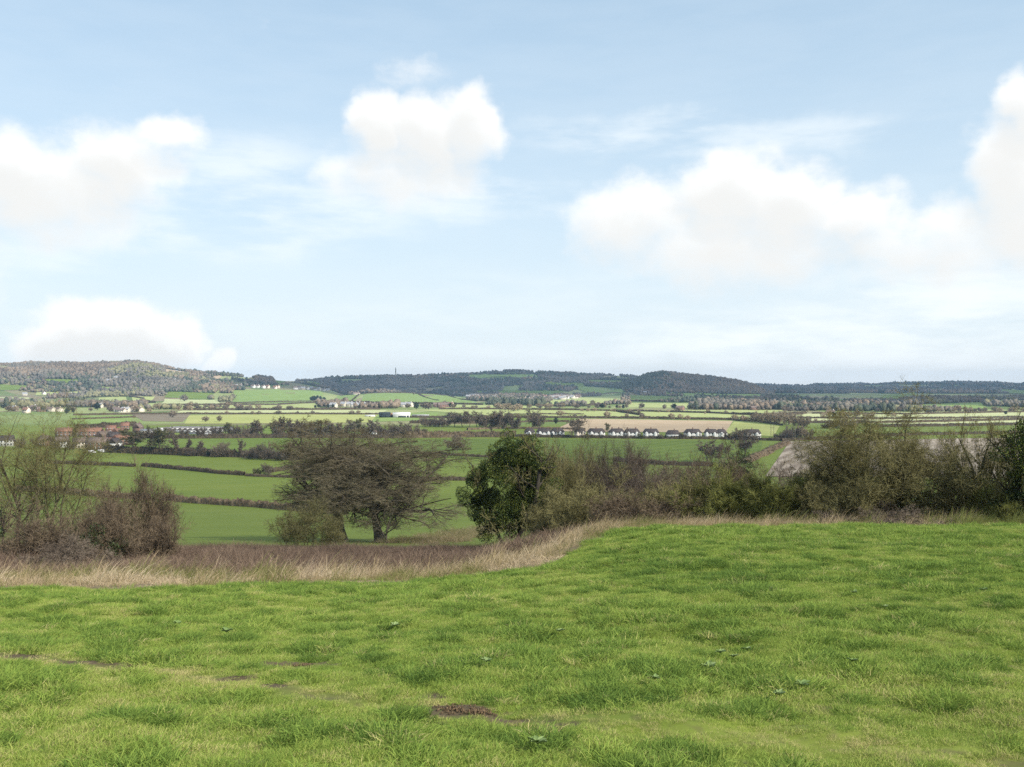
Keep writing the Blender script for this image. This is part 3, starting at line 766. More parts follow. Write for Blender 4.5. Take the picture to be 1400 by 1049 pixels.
    pts = np.concatenate(pts); N = len(pts); z = H(pts[:, 0], pts[:, 1]); s = rng.uniform(1.4, 2.4, N)
    rot = np.stack([rng.normal(0, .1, N), rng.normal(0, .1, N), rng.uniform(-3, 3, N)], 1)
    tint = .25 + rng.normal(0, .18, N) + .4 * (fbm(pts[:, 0] / 9, pts[:, 1] / 9, 3, 2) - .4)
    D2 = [o.copy() for o in D[:4]]
    scatter('ditch_weeds', np.column_stack([pts, z]), rot, np.stack([s * 1.5, s * 1.5, s], 1), rng.integers(0, 4, N), D2, {'tint': tint})
build_bank()

# soil thrown up in the pasture
soilm = two_tone('turned_soil', (.055, .036, .020), (.135, .092, .052), 9, .5, lo=.3, hi=.7)
for (px, py, r) in [(403, 909, .42), (620, 968, .36), (655, 971, .2)]:
    w = W(px, py); b = MB(); r_ = np.random.default_rng(int(px))
    for _ in range(190):
        q = r_.normal(0, 1, 2) * r * np.array([.62, .3]); s = r_.uniform(.004, .015) * (1.2 - min(1, np.hypot(*q) / r) * .6)
        th, ph = np.meshgrid(np.arange(6) / 6 * 2 * np.pi, np.linspace(.05, np.pi - .05, 4))
        rr = s * r_.uniform(.7, 1.3, th.shape)
        v = np.stack([q[0] + w[0] + rr * np.sin(ph) * np.cos(th), q[1] + w[1] + rr * np.sin(ph) * np.sin(th), H(q[0] + w[0], q[1] + w[1]) - .012 + s * .3 + rr * .8 * np.cos(ph)], -1).reshape(-1, 3)
        i = np.arange(24).reshape(4, 6); j = np.roll(i, -1, 1)
        b.add(v, np.stack([i[:-1], i[1:], j[1:], j[:-1]], -1).reshape(-1, 4))
    o = b.build('soil', soilm); tag(o, kind='structure')

# dock plants among the tussocks
def dock_mesh(seed):
    r_ = np.random.default_rng(seed); b = MB(); n = r_.integers(9, 15)
    for i in range(n):
        a = i / n * 6.28 + r_.normal(0, .3); L = r_.uniform(.045, .085); w = L * .27; k = 6; tl = r_.uniform(.5, 1.25)
        t = np.linspace(0, 1, k); wd = w * np.sin(np.pi * (t * .86 + .10)) ** .8
        rad = L * t * np.cos(tl * (1 - t * .7)); z = L * np.sin(tl) * (t - .45 * t * t) + .02
        c = np.stack([rad * np.cos(a), rad * np.sin(a), z], 1); s = np.array([-math.sin(a), math.cos(a), .15])
        v = np.stack([c - s * wd[:, None], c + np.array([0, 0, -.012]), c + s * wd[:, None]], 1)
        i0 = np.arange(k - 1) * 3
        b.add(v.reshape(-1, 3), np.concatenate([np.stack([i0, i0 + 1, i0 + 4, i0 + 3], 1), np.stack([i0 + 1, i0 + 2, i0 + 5, i0 + 4], 1)]))
    return b
dockm = two_tone('dock_leaf', (.15, .22, .07), (.26, .33, .14), 6, .4, rough=.45, transl=.2)
docks = [dock_mesh(s).build('dock_plant', dockm, link=(s == 0)) for s in range(4)]
DP = [(895, 936), (985, 900), (1003, 905), (1165, 912), (1168, 815), (1022, 895), (970, 920), (665, 912), (1065, 958), (1096, 946), (735, 1028), (540, 862), (1210, 835), (765, 870), (242, 858), (1345, 812), (310, 870)]
for i, (px, py) in enumerate(DP):
    o = docks[0] if i == 0 else docks[i % 4].copy()
    if i: COL.objects.link(o)
    o.name = 'dock_plant'; w = W(px, py); o.location = (w[0], w[1], w[2] + .05); o.rotation_euler = (random.uniform(-.15, .15), random.uniform(-.15, .15), random.uniform(0, 6)); s = random.uniform(.8, 1.35); o.scale = (s, s, s)
    tag(o, 'low broad-leaved dock plant growing among the pasture tussocks', 'weed plant', 'dock plants in the near pasture')

# ------------------------------------------------------------------ NEAR TREES AND SHRUBS
def bush(seed, w, h, stems=12, fine=11, mid=9, spread=.55, thick=.035, up=.04, dense=1, lean=0, rmin=.005, wander=.14, upright=False):
    r_ = np.random.default_rng(seed); tr = []
    for _ in range(stems):
        a = r_.uniform(0, 6.28); q = r_.uniform(.0, 1) ** .6
        tr.append((math.cos(a) * q * w * .24, math.sin(a) * q * w * .24, math.cos(a) * q * spread * r_.uniform(.6, 1.4) + lean, math.sin(a) * q * spread, h * r_.uniform(.72, 1.0) * (1 - .22 * q), thick * r_.uniform(.5, 1.2)))
    an = (12, 38) if upright else (30, 75)
    parts = grow_tree(seed, tr, [L_(mid, .16, 1, *an, .55, 5, wander, up, taper=.25), L_(fine, .1, 1, *an, .55, 4, wander * 1.3, up * .5, taper=.3), L_(int(10 * dense), .05, 1, 20, 65, .62, 3, wander * 1.3, 0, rr=.75, taper=.3)], wander, 7)
    fit(parts, w, h); minrad(parts, rmin); return parts

def near_plant(kind, label, cat, px, pw, ytop, d, bark, twig, seed, name='shrub', tree=None, ivy=None, ivymat='ivy_dark', group=None, depth=.9, **kw):
    base = at(px, d); w = pw / F * d; h = EYE + (HZ - ytop) / F * d - base[2]
    if tree is None: parts = bush(seed, w, h, **kw)
    else:
        parts = grow_tree(seed, tree(h, w), **kw); fit(parts, w, h, w * depth); minrad(parts, .004)
    lf = None
    if ivy:
        r_ = np.random.default_rng(seed + 9); C = []; Rd = []
        for (ix, iy, ir, n) in ivy:            # pixel offsets from the plant's axis, pixel height, radius in pixels
            for _ in range(n):
                C.append(((ix + r_.normal(0, ir * .5)) / F * d, r_.normal(-ir * 1.5, ir * .5) / F * d, EYE + (HZ - iy + r_.normal(0, ir * .5)) / F * d - base[2])); Rd.append(ir * r_.uniform(.35, .7) / F * d)
        lf = (clump_points(r_, C, np.array(Rd) * 1.25, 1100), .043)
    return plant(name, label, cat, tuple(base), parts, M[bark], M[twig], group, leafy=lf, leafmat=M[ivymat])

# the pair of old oaks below the bank
def oak(h, w): return [(0, 0, .0, 0, h * .60, h * .042)]
oak_levels = [L_(18, .30, 1, 25, 85, 1.05, 9, .20, .03, rr=.62, tip=.25, taper=.5), L_(16, .12, 1, 35, 80, .50, 7, .25, .02, rr=.5), L_(10, .15, 1, 30, 75, .52, 5, .25, .01, rr=.45), L_(6, .1, 1, 25, 75, .58, 4, .25, 0, rr=.5, taper=.35), L_(3, .1, 1, 20, 70, .70, 3, .2, 0, rr=.8, taper=.3)]
def make_oak(label, px, pw, ytop, d, seed, tr=oak, lv=oak_levels, rmin=.011):
    base = at(px, d); w = pw / F * d; h = EYE + (HZ - ytop) / F * d - base[2]
    best = None
    for k in range(18):                       # keep the most evenly filled of a few crowns
        pp = grow_tree(seed + k, tr(h, w), lv[:3], wander=.04); fit(pp, w, h, w * .95); q = pp[-1][0].reshape(-1, 3)
        cell = np.unique(np.floor((q[:, 0] + w / 2) / w * 20) * 100 + np.floor(q[:, 2] / h * 16)); n = min((cell < 1000).sum(), (cell >= 1000).sum())
        if best is None or n > best[0]: best = (n, seed + k)
    parts = grow_tree(best[1], tr(h, w), lv, wander=.04); fit(parts, w, h, w * .95); minrad(parts, rmin)
    return plant('oak_tree', label, 'tree', tuple(base), parts, M['bark'], M['twig_oak'], split=3, sides=(10, 7, 5, 3, 3))
make_oak('tall bare oak with thick dark trunk and dense rounded crown of twigs', 468, 196, 576, 152, 21)
make_oak('bare oak with wide low boughs spreading sideways over the reeds, standing behind the dead weeds', 520, 238, 588, 144, 34)
make_oak('slender leaning bare trunk close beside the tall oak trunk, with few boughs', 458, 80, 600, 158, 45, lambda h, w: [(0, 0, -.1, 0, h * .8, h * .022)], oak_levels[:1] + [L_(7, .15, 1, 35, 75, .46, 6, .2, .03), L_(7, .12, 1, 30, 70, .45, 4, .2, .02), L_(5, .1, 1, 25, 70, .5, 3, .2, .01)])
make_oak('small crooked bare sapling beneath the spreading oak', 527, 60, 690, 138, 51, lambda h, w: [(0, 0, .15, 0, h * .8, h * .03), (.3, 0, -.2, 0, h * .7, h * .02)], [L_(8, .2, 1, 35, 75, .6, 6, .2, .03), L_(6, .12, 1, 30, 70, .45, 4, .2, .02), L_(5, .1, 1, 25, 70, .5, 3, .2, .01)], .008)

near_plant('', 'rounded yellow-green twiggy bush standing in front of the tall oak', 'bush', 420, 104, 686, 118, 'bark_green', 'twig_olive', 61, stems=18, spread=.8, thick=.05, rmin=.009, name='bush')

# bare many-stemmed trees and the dark scrub at their feet
ash = lambda h, w: [(-.2, 0, -.10, 0, h * .85, .10), (.1, .2, .12, .05, h * .9, .10), (.5, -.1, .35, 0, h * .85, .085), (-.5, .1, -.35, .1, h * .8, .08), (.2, .3, .05, .2, h * .9, .08), (.7, 0, .55, .1, h * .75, .06)]
ash_lv = [L_(10, .22, 1, 20, 55, .6, 7, .13, .05, rr=.5, taper=.35), L_(10, .15, 1, 20, 60, .5, 5, .15, .03, rr=.5, taper=.35), L_(7, .1, 1, 20, 60, .55, 4, .16, .02, rr=.6, taper=.3), L_(3, .1, 1, 15, 60, .65, 3, .18, 0, rr=.8, taper=.3)]
near_plant('', 'bare many-stemmed tree with yellowish lichened stems fanning out above the brown scrub', 'tree', 62, 190, 546, 64, 'bark_green', 'twig_olive', 71, tree=ash, levels=ash_lv, wander=.10, name='bare_tree')
near_plant('', 'bare tree with one dark bent trunk, beside the many-stemmed lichened tree', 'tree', 24, 180, 560, 68, 'bark_dark', 'twig_olive', 82, tree=lambda h, w: [(0, 0, -.55, 0, h * .8, .13), (-.8, .2, -.1, 0, h * .8, .09)], levels=ash_lv, wander=.13, name='bare_tree')
near_plant('', 'ivy-smothered stump at the edge of the brown scrub', 'stump', 1, 40, 672, 58, 'bark_dark', 'twig_brown', 90, stems=4, mid=4, fine=4, spread=.2, thick=.09, ivy=[(0, 700, 16, 5), (0, 730, 18, 5)], name='ivy_stump')
near_plant('', 'low dense brown thorn bush under the bare many-stemmed tree', 'bush', 40, 150, 692, 51, 'bark_dark', 'twig_brown', 91, stems=24, spread=1.0, name='bush', rmin=.005)
near_plant('', 'brown bush with a dark mound of ivy at its heart', 'bush', 135, 120, 690, 50, 'bark_dark', 'twig_brown', 92, stems=22, spread=1.0, ivy=[(12, 738, 20, 9), (28, 752, 16, 6), (-18, 732, 12, 4)], name='bush', rmin=.005)
near_plant('', 'tall brown bush rising above the scrub at the edge of the green field', 'bush', 182, 122, 646, 57, 'bark_dark', 'twig_brown', 93, stems=26, spread=.9, fine=11, ivy=[(8, 712, 9, 3)], name='bush', rmin=.005)
near_plant('', 'low brown bush tailing off into the dead weeds beside the tall brown bush', 'bush', 218, 64, 708, 53, 'bark_dark', 'twig_brown', 94, stems=16, spread=1.0, name='bush', rmin=.005)
near_plant('', 'low tangle of purplish bramble between the scrub and the dead weeds', 'bush', 95, 130, 738, 44, 'bark_dark', 'twig_purple', 95, stems=24, spread=1.1, name='bush', rmin=.004)

# the ivy-covered tree on the shoulder of the bank
def ivy_tree():
    d = 70; base = at(700, d); h = EYE + (HZ - 597) / F * d - base[2]; w = 124 / F * d
    r_ = np.random.default_rng(3)
    parts = grow_tree(3, [(0, 0, -.05, 0, h * .75, .24), (.25, .1, .25, 0, h * .7, .15), (-.2, 0, -.3, 0, h * .7, .13)], [L_(9, .25, 1, 40, 80, .6, 6, .2, .05), L_(7, .15, 1, 30, 70, .5, 5, .2, .02), L_(7, .1, 1, 30, 70, .5, 4, .2, .02), L_(5, .1, 1, 20, 60, .5, 3, .2, 0, rr=.8)])
    fit(parts, w * 1.12, h * 1.02); minrad(parts, .006)
    C, Rd = [], []
    def put(px, py, r, n, yo=0):
        for _ in range(n):
            C.append(((px - 700 + r_.normal(0, r * .42)) / F * d, r_.normal(yo, r * .5) / F * d, EYE + (HZ - py + r_.normal(0, r * .42)) / F * d - base[2])); Rd.append(r * r_.uniform(.45, .75) / F * d)
    for px, py, r, n in [(752 - 12, 662, 16, 5), (742, 690, 17, 6), (738, 714, 15, 5), (646, 676, 14, 5), (656, 700, 16, 6), (672, 730, 13, 4), (700, 618, 22, 9), (680, 622, 20, 8), (664, 640, 18, 8), (718, 630, 22, 8), (735, 640, 16, 6), (650, 660, 14, 5), (690, 650, 24, 10), (664, 680, 22, 9), (650, 690, 14, 5), (700, 676, 24, 10), (722, 664, 20, 7), (725, 690, 20, 7),
                         (680, 700, 24, 9), (705, 705, 22, 7), (668, 712, 18, 6), (690, 726, 16, 5), (718, 716, 14, 4), (702, 742, 10, 3)]: put(696 + (px - 694) * 1.06, py, r, n)
    pts = clump_points(r_, C, np.array(Rd) * 1.08, 2100)
    root = plant('ivy_clad_tree', 'bushy tree smothered in dark green ivy, beside the bare oaks', 'tree', tuple(base), parts, M['bark_dark'], M['twig_olive'], leafy=(pts, .042), leafmat=M['ivy'])
ivy_tree()

# the thicket along the crest
T_ = 'bushes of the bare thicket below the crest'
for i, (lab, px, pw, yt, d, bk, tw, kw) in enumerate([
    ('olive twiggy bush leaning against the ivy-clad tree', 768, 96, 612, 76, 'bark_green', 'twig_olive', dict(stems=14, spread=.7)),
    ('grey-brown bush with a fine rounded top, second from the ivy-clad tree', 806, 96, 604, 86, 'bark', 'twig_brown', dict(stems=16, spread=.7)),
    ('purplish bush with upright whippy shoots at the top of the thicket', 850, 88, 608, 84, 'bark', 'twig_purple', dict(stems=20, spread=.45, upright=True)),
    ('purplish-grey bush where the thicket dips to show a dark hedge beyond', 896, 96, 636, 80, 'bark', 'twig_purple', dict(stems=18, spread=.6)),
    ('low mossy tangled bush just behind the dry grass beside the ivy-clad tree', 785, 110, 668, 60, 'bark_green', 'twig_olive', dict(stems=20, spread=1.0)),
    ('broad olive bush with a dark leafy patch in the middle of the thicket', 850, 130, 650, 62, 'bark_green', 'twig_olive', dict(stems=22, spread=.95, ivy=[(10, 698, 16, 8), (40, 706, 12, 5)])),
    ('wide brown bush with small dark ivy patches near its foot', 920, 130, 652, 60, 'bark', 'twig_brown', dict(stems=22, spread=.9, ivy=[(-20, 702, 12, 5), (18, 700, 9, 4)])),
    ('tall rounded brown bush at the high point of the thicket, before the dark ivy-topped tree', 962, 124, 624, 72, 'bark', 'twig_brown', dict(stems=20, spread=.75, fine=10)),
    ('greenish osier bush with straight upright shoots above the grass crest', 992, 120, 650, 54, 'bark_green', 'twig_green', dict(stems=34, spread=.55, upright=True, wander=.06)),
    ('yellow-green osier bush with arching shoots, next to the great hawthorn', 1060, 124, 652, 52, 'bark_green', 'twig_green', dict(stems=34, spread=.7, upright=True, wander=.06)),
    ('thin purplish bush in front of the ploughed field', 1096, 110, 634, 60, 'bark', 'twig_purple', dict(stems=14, spread=.8, fine=7)),
    ('olive-brown bush filling the gap between the osiers and the great hawthorn', 1128, 96, 640, 51, 'bark_green', 'twig_olive', dict(stems=16, spread=.9)),
    ('low olive mound of brambly twigs between the mossy bush and the dark leafy patch', 818, 120, 672, 57, 'bark_green', 'twig_olive', dict(stems=24, spread=1.1)),
    ('brown low mound of twigs right behind the pale grass at the crest', 880, 120, 674, 54, 'bark', 'twig_brown', dict(stems=24, spread=1.1)),
    ('olive mound beneath the tall rounded brown bush', 940, 110, 662, 55, 'bark_green', 'twig_olive', dict(stems=24, spread=1.0)),
    ('brown bush at the back of the thicket between the ivy-clad tree and the whippy shoots', 785, 110, 622, 98, 'bark', 'twig_brown', dict(stems=22, spread=.9)),
    ('grey-brown bush at the back of the thicket behind the dipping purplish one', 872, 120, 634, 100, 'bark', 'twig_brown', dict(stems=22, spread=.9)),
    ('brown bush at the back of the thicket, close to the dark ivy-trunked tree', 930, 110, 634, 96, 'bark', 'twig_brown', dict(stems=22, spread=.9)),
    ('brown bush just beyond the osiers, at the foot of the dark ivy-trunked tree', 1040, 110, 640, 72, 'bark', 'twig_brown', dict(stems=22, spread=.9)),
    ('rusty brown bush hugging the ivy-clad tree', 756, 80, 630, 84, 'bark', 'twig_brown', dict(stems=18, spread=.8)),
    ('mossy bush at the foot of the great hawthorn, nearest the osiers', 1150, 100, 655, 49, 'bark_green', 'twig_olive', dict(stems=20, spread=1.0, ivy=[(0, 690, 12, 4)])),
]): near_plant('', lab, 'bush', px, pw * 1.22, yt, d, bk, tw, 200 + i, name='bush', group=T_, rmin=.0055, dense=1.7, **kw)
near_plant('', 'dark ivy-trunked tree with a bare forked top, rising out of the thicket', 'tree', 1012, 74, 594, 92, 'bark_dark', 'twig_brown', 230, tree=lambda h, w: [(0, 0, .05, 0, h * .8, .16), (.3, 0, .3, 0, h * .7, .1)], levels=ash_lv, wander=.12, name='ivy_trunk_tree', ivy=[(0, 640, 15, 8), (2, 662, 20, 10), (-10, 655, 12, 5)])
haw = lambda h, w: [(math.cos(i * 2.4) * w * .03 * i ** .5, math.sin(i * 2.4) * w * .02 * i ** .5, math.cos(i * 2.4) * (.12 + .085 * i), math.sin(i * 2.4) * (.1 + .06 * i), h * (.8 - .022 * i), .10 - .004 * i) for i in range(13)]
haw_lv = [L_(13, .15, 1, 30, 75, .55, 6, .18, .02, rr=.5, taper=.25), L_(12, .1, 1, 30, 75, .5, 5, .2, .01, rr=.5, taper=.35), L_(10, .1, 1, 30, 75, .5, 4, .2, 0, rr=.6, taper=.3), L_(5, .1, 1, 25, 75, .65, 3, .2, 0, rr=.85, taper=.3)]
near_plant('', 'great spreading hawthorn with mossy twigs and black ivy low on its trunk', 'tree', 1207, 240, 560, 50, 'bark_green', 'twig_olive', 240, tree=haw, levels=haw_lv, wander=.14, name='hawthorn', ivy=[(-22, 676, 14, 8), (-20, 694, 12, 6), (24, 676, 14, 7), (10, 690, 12, 5), (14, 625, 8, 4), (-50, 700, 14, 6), (50, 690, 13, 6), (75, 700, 12, 6), (0, 702, 16, 8), (48, 640, 9, 5), (-30, 650, 10, 4), (36, 664, 10, 4)])  # besides real ivy, extra low clumps darken the base as painted deep shade
near_plant('', 'leaning stem wrapped in dark ivy between the great hawthorn and the thin bare tree', 'stump', 1288, 60, 632, 50, 'bark_dark', 'twig_olive', 250, stems=6, mid=5, fine=5, spread=.5, lean=.3, thick=.07, ivy=[(-8, 685, 9, 5), (2, 672, 10, 6), (14, 660, 10, 6), (24, 652, 9, 4)], name='ivy_stump')
near_plant('', 'thin bare tree with pale mossy stems beside the evergreen ivy mass', 'tree', 1334, 126, 574, 49, 'bark_green', 'twig_olive', 260, tree=haw, levels=haw_lv[:1] + [L_(8, .1, 1, 25, 65, .5, 5, .18, .02, rr=.55), L_(7, .1, 1, 25, 65, .5, 4, .18, .0, rr=.6), L_(3, .1, 1, 25, 65, .6, 3, .18, 0, rr=.85)], wander=.13, name='bare_tree')
near_plant('', 'dark evergreen ivy-covered tree, the tallest at the end of the crest', 'tree', 1402, 112, 560, 46, 'bark_dark', 'twig_olive', 270, tree=lambda h, w: [(0, 0, 0, 0, h * .8, .2), (.3, 0, .3, 0, h * .7, .12), (-.3, 0, -.4, 0, h * .7, .12)], levels=haw_lv[:3], name='ivy_clad_tree', wander=.12, ivymat='ivy',
           ivy=[(-8, 590, 20, 12), (10, 580, 20, 10), (-22, 612, 18, 10), (6, 615, 24, 12), (-14, 640, 22, 12), (12, 645, 24, 10), (-26, 655, 14, 6), (0, 668, 20, 8)])
near_plant('', 'low dark mound of bramble and ivy at the foot of the evergreen tree', 'bush', 1384, 90, 662, 46, 'bark_dark', 'twig_green', 280, stems=18, spread=1.1, name='bush', ivy=[(-10, 684, 14, 9), (16, 682, 14, 9), (-30, 692, 10, 5)], rmin=.004)
near_plant('', 'low brown bramble strip below the great hawthorn', 'bush', 1215, 190, 692, 46, 'bark_dark', 'twig_purple', 281, stems=36, spread=1.2, name='bush', rmin=.004)
# ------------------------------------------------------------------ HEDGES
def resample(P, step):
    P = np.array(P, float); s = np.r_[0, np.cumsum(np.hypot(*np.diff(P[:, :2], axis=0).T))]
    n = max(3, int(s[-1] / step) + 1); t = np.linspace(0, s[-1], n)
    return np.stack([np.interp(t, s, P[:, 0]), np.interp(t, s, P[:, 1])], 1), s[-1]

def hedge(label, px, h, w, mat='hedge', group=None, hv=.25, rib=None, seed=None, name='hedge', d0=0, lump=4.0, cat='hedge', twigs=None):
    pts = [W(a, b, d0) for a, b in px]; dist = np.mean([p[1] for p in pts])
    step = max(.5, dist / 900); C, L = resample(pts, step); n = len(C)
    r_ = np.random.default_rng(seed or int(px[0][0] * 3 + px[0][1] * 7) % 99991)
    T = norm(np.gradient(C, axis=0)); Nn = np.stack([-T[:, 1], T[:, 0]], 1)
    C = C + Nn * ((fbm(np.arange(n) * step / 25, np.zeros(n), 5, 2) - .5) * w * 1.2)[:, None]
    s = np.arange(n) * step
    hh = h * (1 - hv + 2 * hv * fbm(s / lump, np.full(n, float(int(dist) % 97)), 3, 3)) * (1 + r_.normal(0, .06, n))
    ang = np.linspace(-.12, np.pi + .12, 9)
    V = np.zeros((n, 9, 3))
    rad = 1 + r_.normal(0, .13, (n, 9))
    off = np.cos(ang)[None] * w * .5 * rad
    V[..., :2] = C[:, None] + Nn[:, None] * off[..., None] + r_.normal(0, step * .2, (n, 9, 2)) * .5
    V[..., 2] = H(V[..., 0], V[..., 1]) + np.maximum(np.sin(ang)[None] * 1.0, -.05) ** .7 * hh[:, None] * rad if False else H(V[..., 0], V[..., 1]) + np.clip(np.sin(ang), 0, 1)[None] ** .7 * hh[:, None] * rad - .1
    i = np.arange(n * 9).reshape(n, 9)
    q = np.stack([i[:-1, :-1], i[:-1, 1:], i[1:, 1:], i[1:, :-1]], -1).reshape(-1, 4)
    b = MB(); b.add(V, q)
    k = int(L * (rib if rib is not None else min(40, 14000 / max(dist, 100)) * h / 2))
    k = min(k, 24000)
    if k:
        u = r_.uniform(0, n - 1.001, k); j = u.astype(int); f = (u - j)[:, None]
        c = C[j] * (1 - f) + C[j + 1] * f + Nn[j] * r_.normal(0, w * .27, k)[:, None]
        z = H(c[:, 0], c[:, 1]) + hh[j] * r_.uniform(.15, .85, k)
        d = norm(np.column_stack([r_.normal(0, .5, (k, 2)), np.abs(r_.normal(.7, .5, k))]))
        P = walk(r_, np.column_stack([c, z]), d, h * r_.uniform(.25, .6, k), 3, .2, .05)
        wd = max(.012, dist * .00016)
        ribbons(b, r_, P, np.tile(np.array([1, .8, .3]) * wd, (k, 1)))
    o = b.build(name, M[mat]); tag(o, label, cat, group); return o

HG = 'hedges between the green fields of the shaded valley floor'
hedge('brown-topped hedge with small gaps crossing the green field beyond the dead weeds', [(222, 684), (262, 688), (300, 690.5), (352, 694), (400, 698), (470, 704)], 2.2, 2.2, 'hedge_brown', HG, hv=.3)
hedge('straw-brown hedge seen through the stems of the lichened tree', [(18, 671), (70, 674), (140, 680), (205, 683)], 2.2, 2.2, 'hedge_brown', HG)
hedge('short dark clipped hedge ending at a field gap, beyond the scrub', [(60, 634), (100, 635), (184, 638.5)], 2.0, 2.2, 'hedge', HG)
hedge('long dark clipped hedge running from the field gap towards a small bush', [(193, 638), (250, 643), (300, 648), (335, 650.5)], 2.0, 2.2, 'hedge', HG)
hedge('dark ditch-side hedge at the end of the long clipped hedge, running behind the oaks', [(335, 651.5), (400, 653.5), (470, 655), (590, 657)], 1.3, 2.0, 'hedge', HG)
hedge('short hedge slanting up behind the tall oak crown', [(374, 646), (400, 641), (440, 634)], 2.0, 2.4, 'hedge', HG)
hedge('thin dark hedge with the lone round tree standing in it', [(566, 621.5), (600, 622.5), (650, 625.5), (700, 628)], 1.7, 2.0, 'hedge', HG)
hedge('dark hedge end showing between the two halves of the thicket', [(840, 631), (870, 634), (930, 637), (975, 638)], 2.4, 2.2, 'hedge', HG)
hedge('low dark hedge line between the oak boughs and the ivy-clad tree', [(560, 656), (610, 657), (650, 657.5)], 1.6, 2.4, 'hedge', HG)
hedge('clipped dark hedge in front of the row of white houses', [(700, 598), (800, 598.8), (900, 600.2), (1000, 601), (1068, 603)], 2.3, 2.4, 'hedge', HG, hv=.4, lump=7)
hedge('brown bushy hedge along the top of the wheat field, short of the white houses', [(540, 599), (600, 598.5), (650, 597.5), (705, 598)], 5.0, 5, 'hedge_brown', HG, hv=.35, lump=9)
hedge('brown earth bank hedge slanting beside the ploughed field', [(1022, 634), (1046, 621), (1072, 607)], 2.8, 5, 'hedge_brown', HG)
hedge('straight dark hedge along the far side of the ploughed field', [(1070, 603.5), (1120, 601.5), (1180, 598.5), (1260, 595), (1440, 592)], 2.6, 3, 'hedge', HG)
hedge('dark hedge under the belt of bare trees by the glasshouses', [(150, 600), (250, 600), (340, 599.5), (440, 599), (545, 599)], 3.6, 5, 'hedge', HG, hv=.35, lump=10)
hedge('dark bramble hedge along the near edge of the brick village', [(140, 618.5), (180, 620), (230, 622), (300, 624), (360, 627), (410, 629)], 4.2, 5, 'hedge', HG, hv=.3, lump=8)
hedge('hedge on the rise behind the brick village', [(108, 588), (150, 584.5), (185, 583)], 5, 5, 'hedge', HG, hv=.3, lump=10)
hedge('low hedge by the path behind the white houses', [(640, 588), (690, 586), (760, 587), (800, 588)], 2.0, 3, 'hedge_brown', HG)

VG = 'hedge lines across the sunlit far vale'
VL = 'thin dark hedge line dividing the pale sunlit fields of the far vale'
for i, (px, h) in enumerate([
    ([(560, 571.5), (640, 572), (700, 571.5), (800, 572), (900, 573), (1010, 574.5)], 3.0), ([(100, 568), (180, 567), (260, 566.5), (400, 566.8), (520, 567)], 2.6), ([(250, 561.2), (330, 561), (420, 560.6), (520, 560)], 3.5),
    ([(690, 567.5), (740, 567), (798, 567)], 2.2), ([(838, 562.5), (862, 566), (880, 568.5)], 3.5), ([(793, 561.5), (880, 563), (960, 565), (1010, 567)], 3.0), ([(600, 560), (680, 560), (760, 561), (800, 561.5)], 3.2),
    ([(1000, 575), (1040, 577.5), (1070, 582)], 2.2), ([(1080, 578.5), (1180, 579), (1300, 577), (1420, 574)], 3.0), ([(1090, 572), (1180, 573.5), (1290, 573), (1420, 571)], 2.8), ([(1110, 566), (1240, 567), (1400, 564)], 2.8),
    ([(1200, 584), (1300, 583), (1400, 581)], 3.0), ([(100, 574), (150, 572.5), (184, 571)], 2.4), ([(430, 551), (380, 554), (300, 554), (220, 554)], 3.2), ([(455, 549), (490, 551), (560, 552), (660, 554)], 4), ([(310, 552), (380, 550), (450, 549)], 3.0),
    ([(130, 551), (170, 550.5), (212, 551)], 4.0), ([(176, 543), (196, 546), (212, 551)], 4.0), ([(740, 556), (800, 555), (852, 552)], 4.0), ([(568, 538.5), (582, 544), (600, 548)], 2.6), ([(498, 539), (530, 537.6), (570, 538.4), (612, 541.5), (652, 549)], 3.2),
    ([(490, 540), (484, 546), (478, 550)], 3.0), ([(700, 578), (740, 577), (778, 577)], 2.4), ([(560, 579), (620, 579.5), (690, 579)], 4.0), ([(860, 549), (910, 550), (956, 549.5)], 4.5), ([(640, 542), (700, 541), (770, 540.5)], 4.5), ([(1000, 567), (1060, 569), (1100, 566)], 3.5),
]): hedge(VL, px, h, h * 1.1, 'hedge', VG, hv=.35, lump=14, seed=900 + i)

# ------------------------------------------------------------------ MIDDLE-DISTANCE TREES (built once per kind, then copied)
def tree_kind(seed, h, w, mat, levels, trunks=None, rmin=.05, split=1):
    tr = trunks or [(0, 0, .04, 0, h * .65, h * .026)]
    parts = grow_tree(seed, tr, levels); fit(parts, w, h, w * .9); minrad(parts, rmin)
    return plant('bare_tree', None, None, (0, -900 - seed, 0), parts, M['bark'], M[mat], split=split, sides=(6, 4, 3, 3))
mid_lv = [L_(12, .25, 1, 35, 75, .85, 6, .18, .06, rr=.5, taper=.4), L_(9, .15, 1, 30, 70, .5, 5, .2, .02, rr=.5), L_(9, .1, 1, 25, 70, .55, 4, .2, 0, rr=.6, taper=.35), L_(4, .1, 1, 20, 70, .7, 3, .2, 0, rr=.9, taper=.3)]
up_lv = [L_(12, .2, 1, 15, 45, .6, 6, .14, .08, rr=.5, taper=.4), L_(9, .15, 1, 20, 55, .5, 5, .15, .05, rr=.5), L_(9, .1, 1, 20, 60, .55, 4, .18, .03, rr=.6, taper=.35), L_(3, .1, 1, 20, 60, .7, 3, .2, 0, rr=.9)]
st_lv = [L_(9, .1, 1, 25, 70, .6, 5, .16, .04, rr=.5, taper=.35), L_(9, .1, 1, 25, 70, .55, 4, .2, .01, rr=.5, taper=.35), L_(6, .1, 1, 20, 70, .65, 3, .2, 0, rr=.8, taper=.3)]
stems = lambda s, n, h, w: [(math.cos(i * 2.4) * w * .16, math.sin(i * 2.4) * w * .16, math.cos(i * 2.4) * (.25 + .5 * (i % 3) / 2), math.sin(i * 2.4) * .5, h * (.6 + .3 * ((i * 7) % 5) / 5), .09) for i in range(n)]
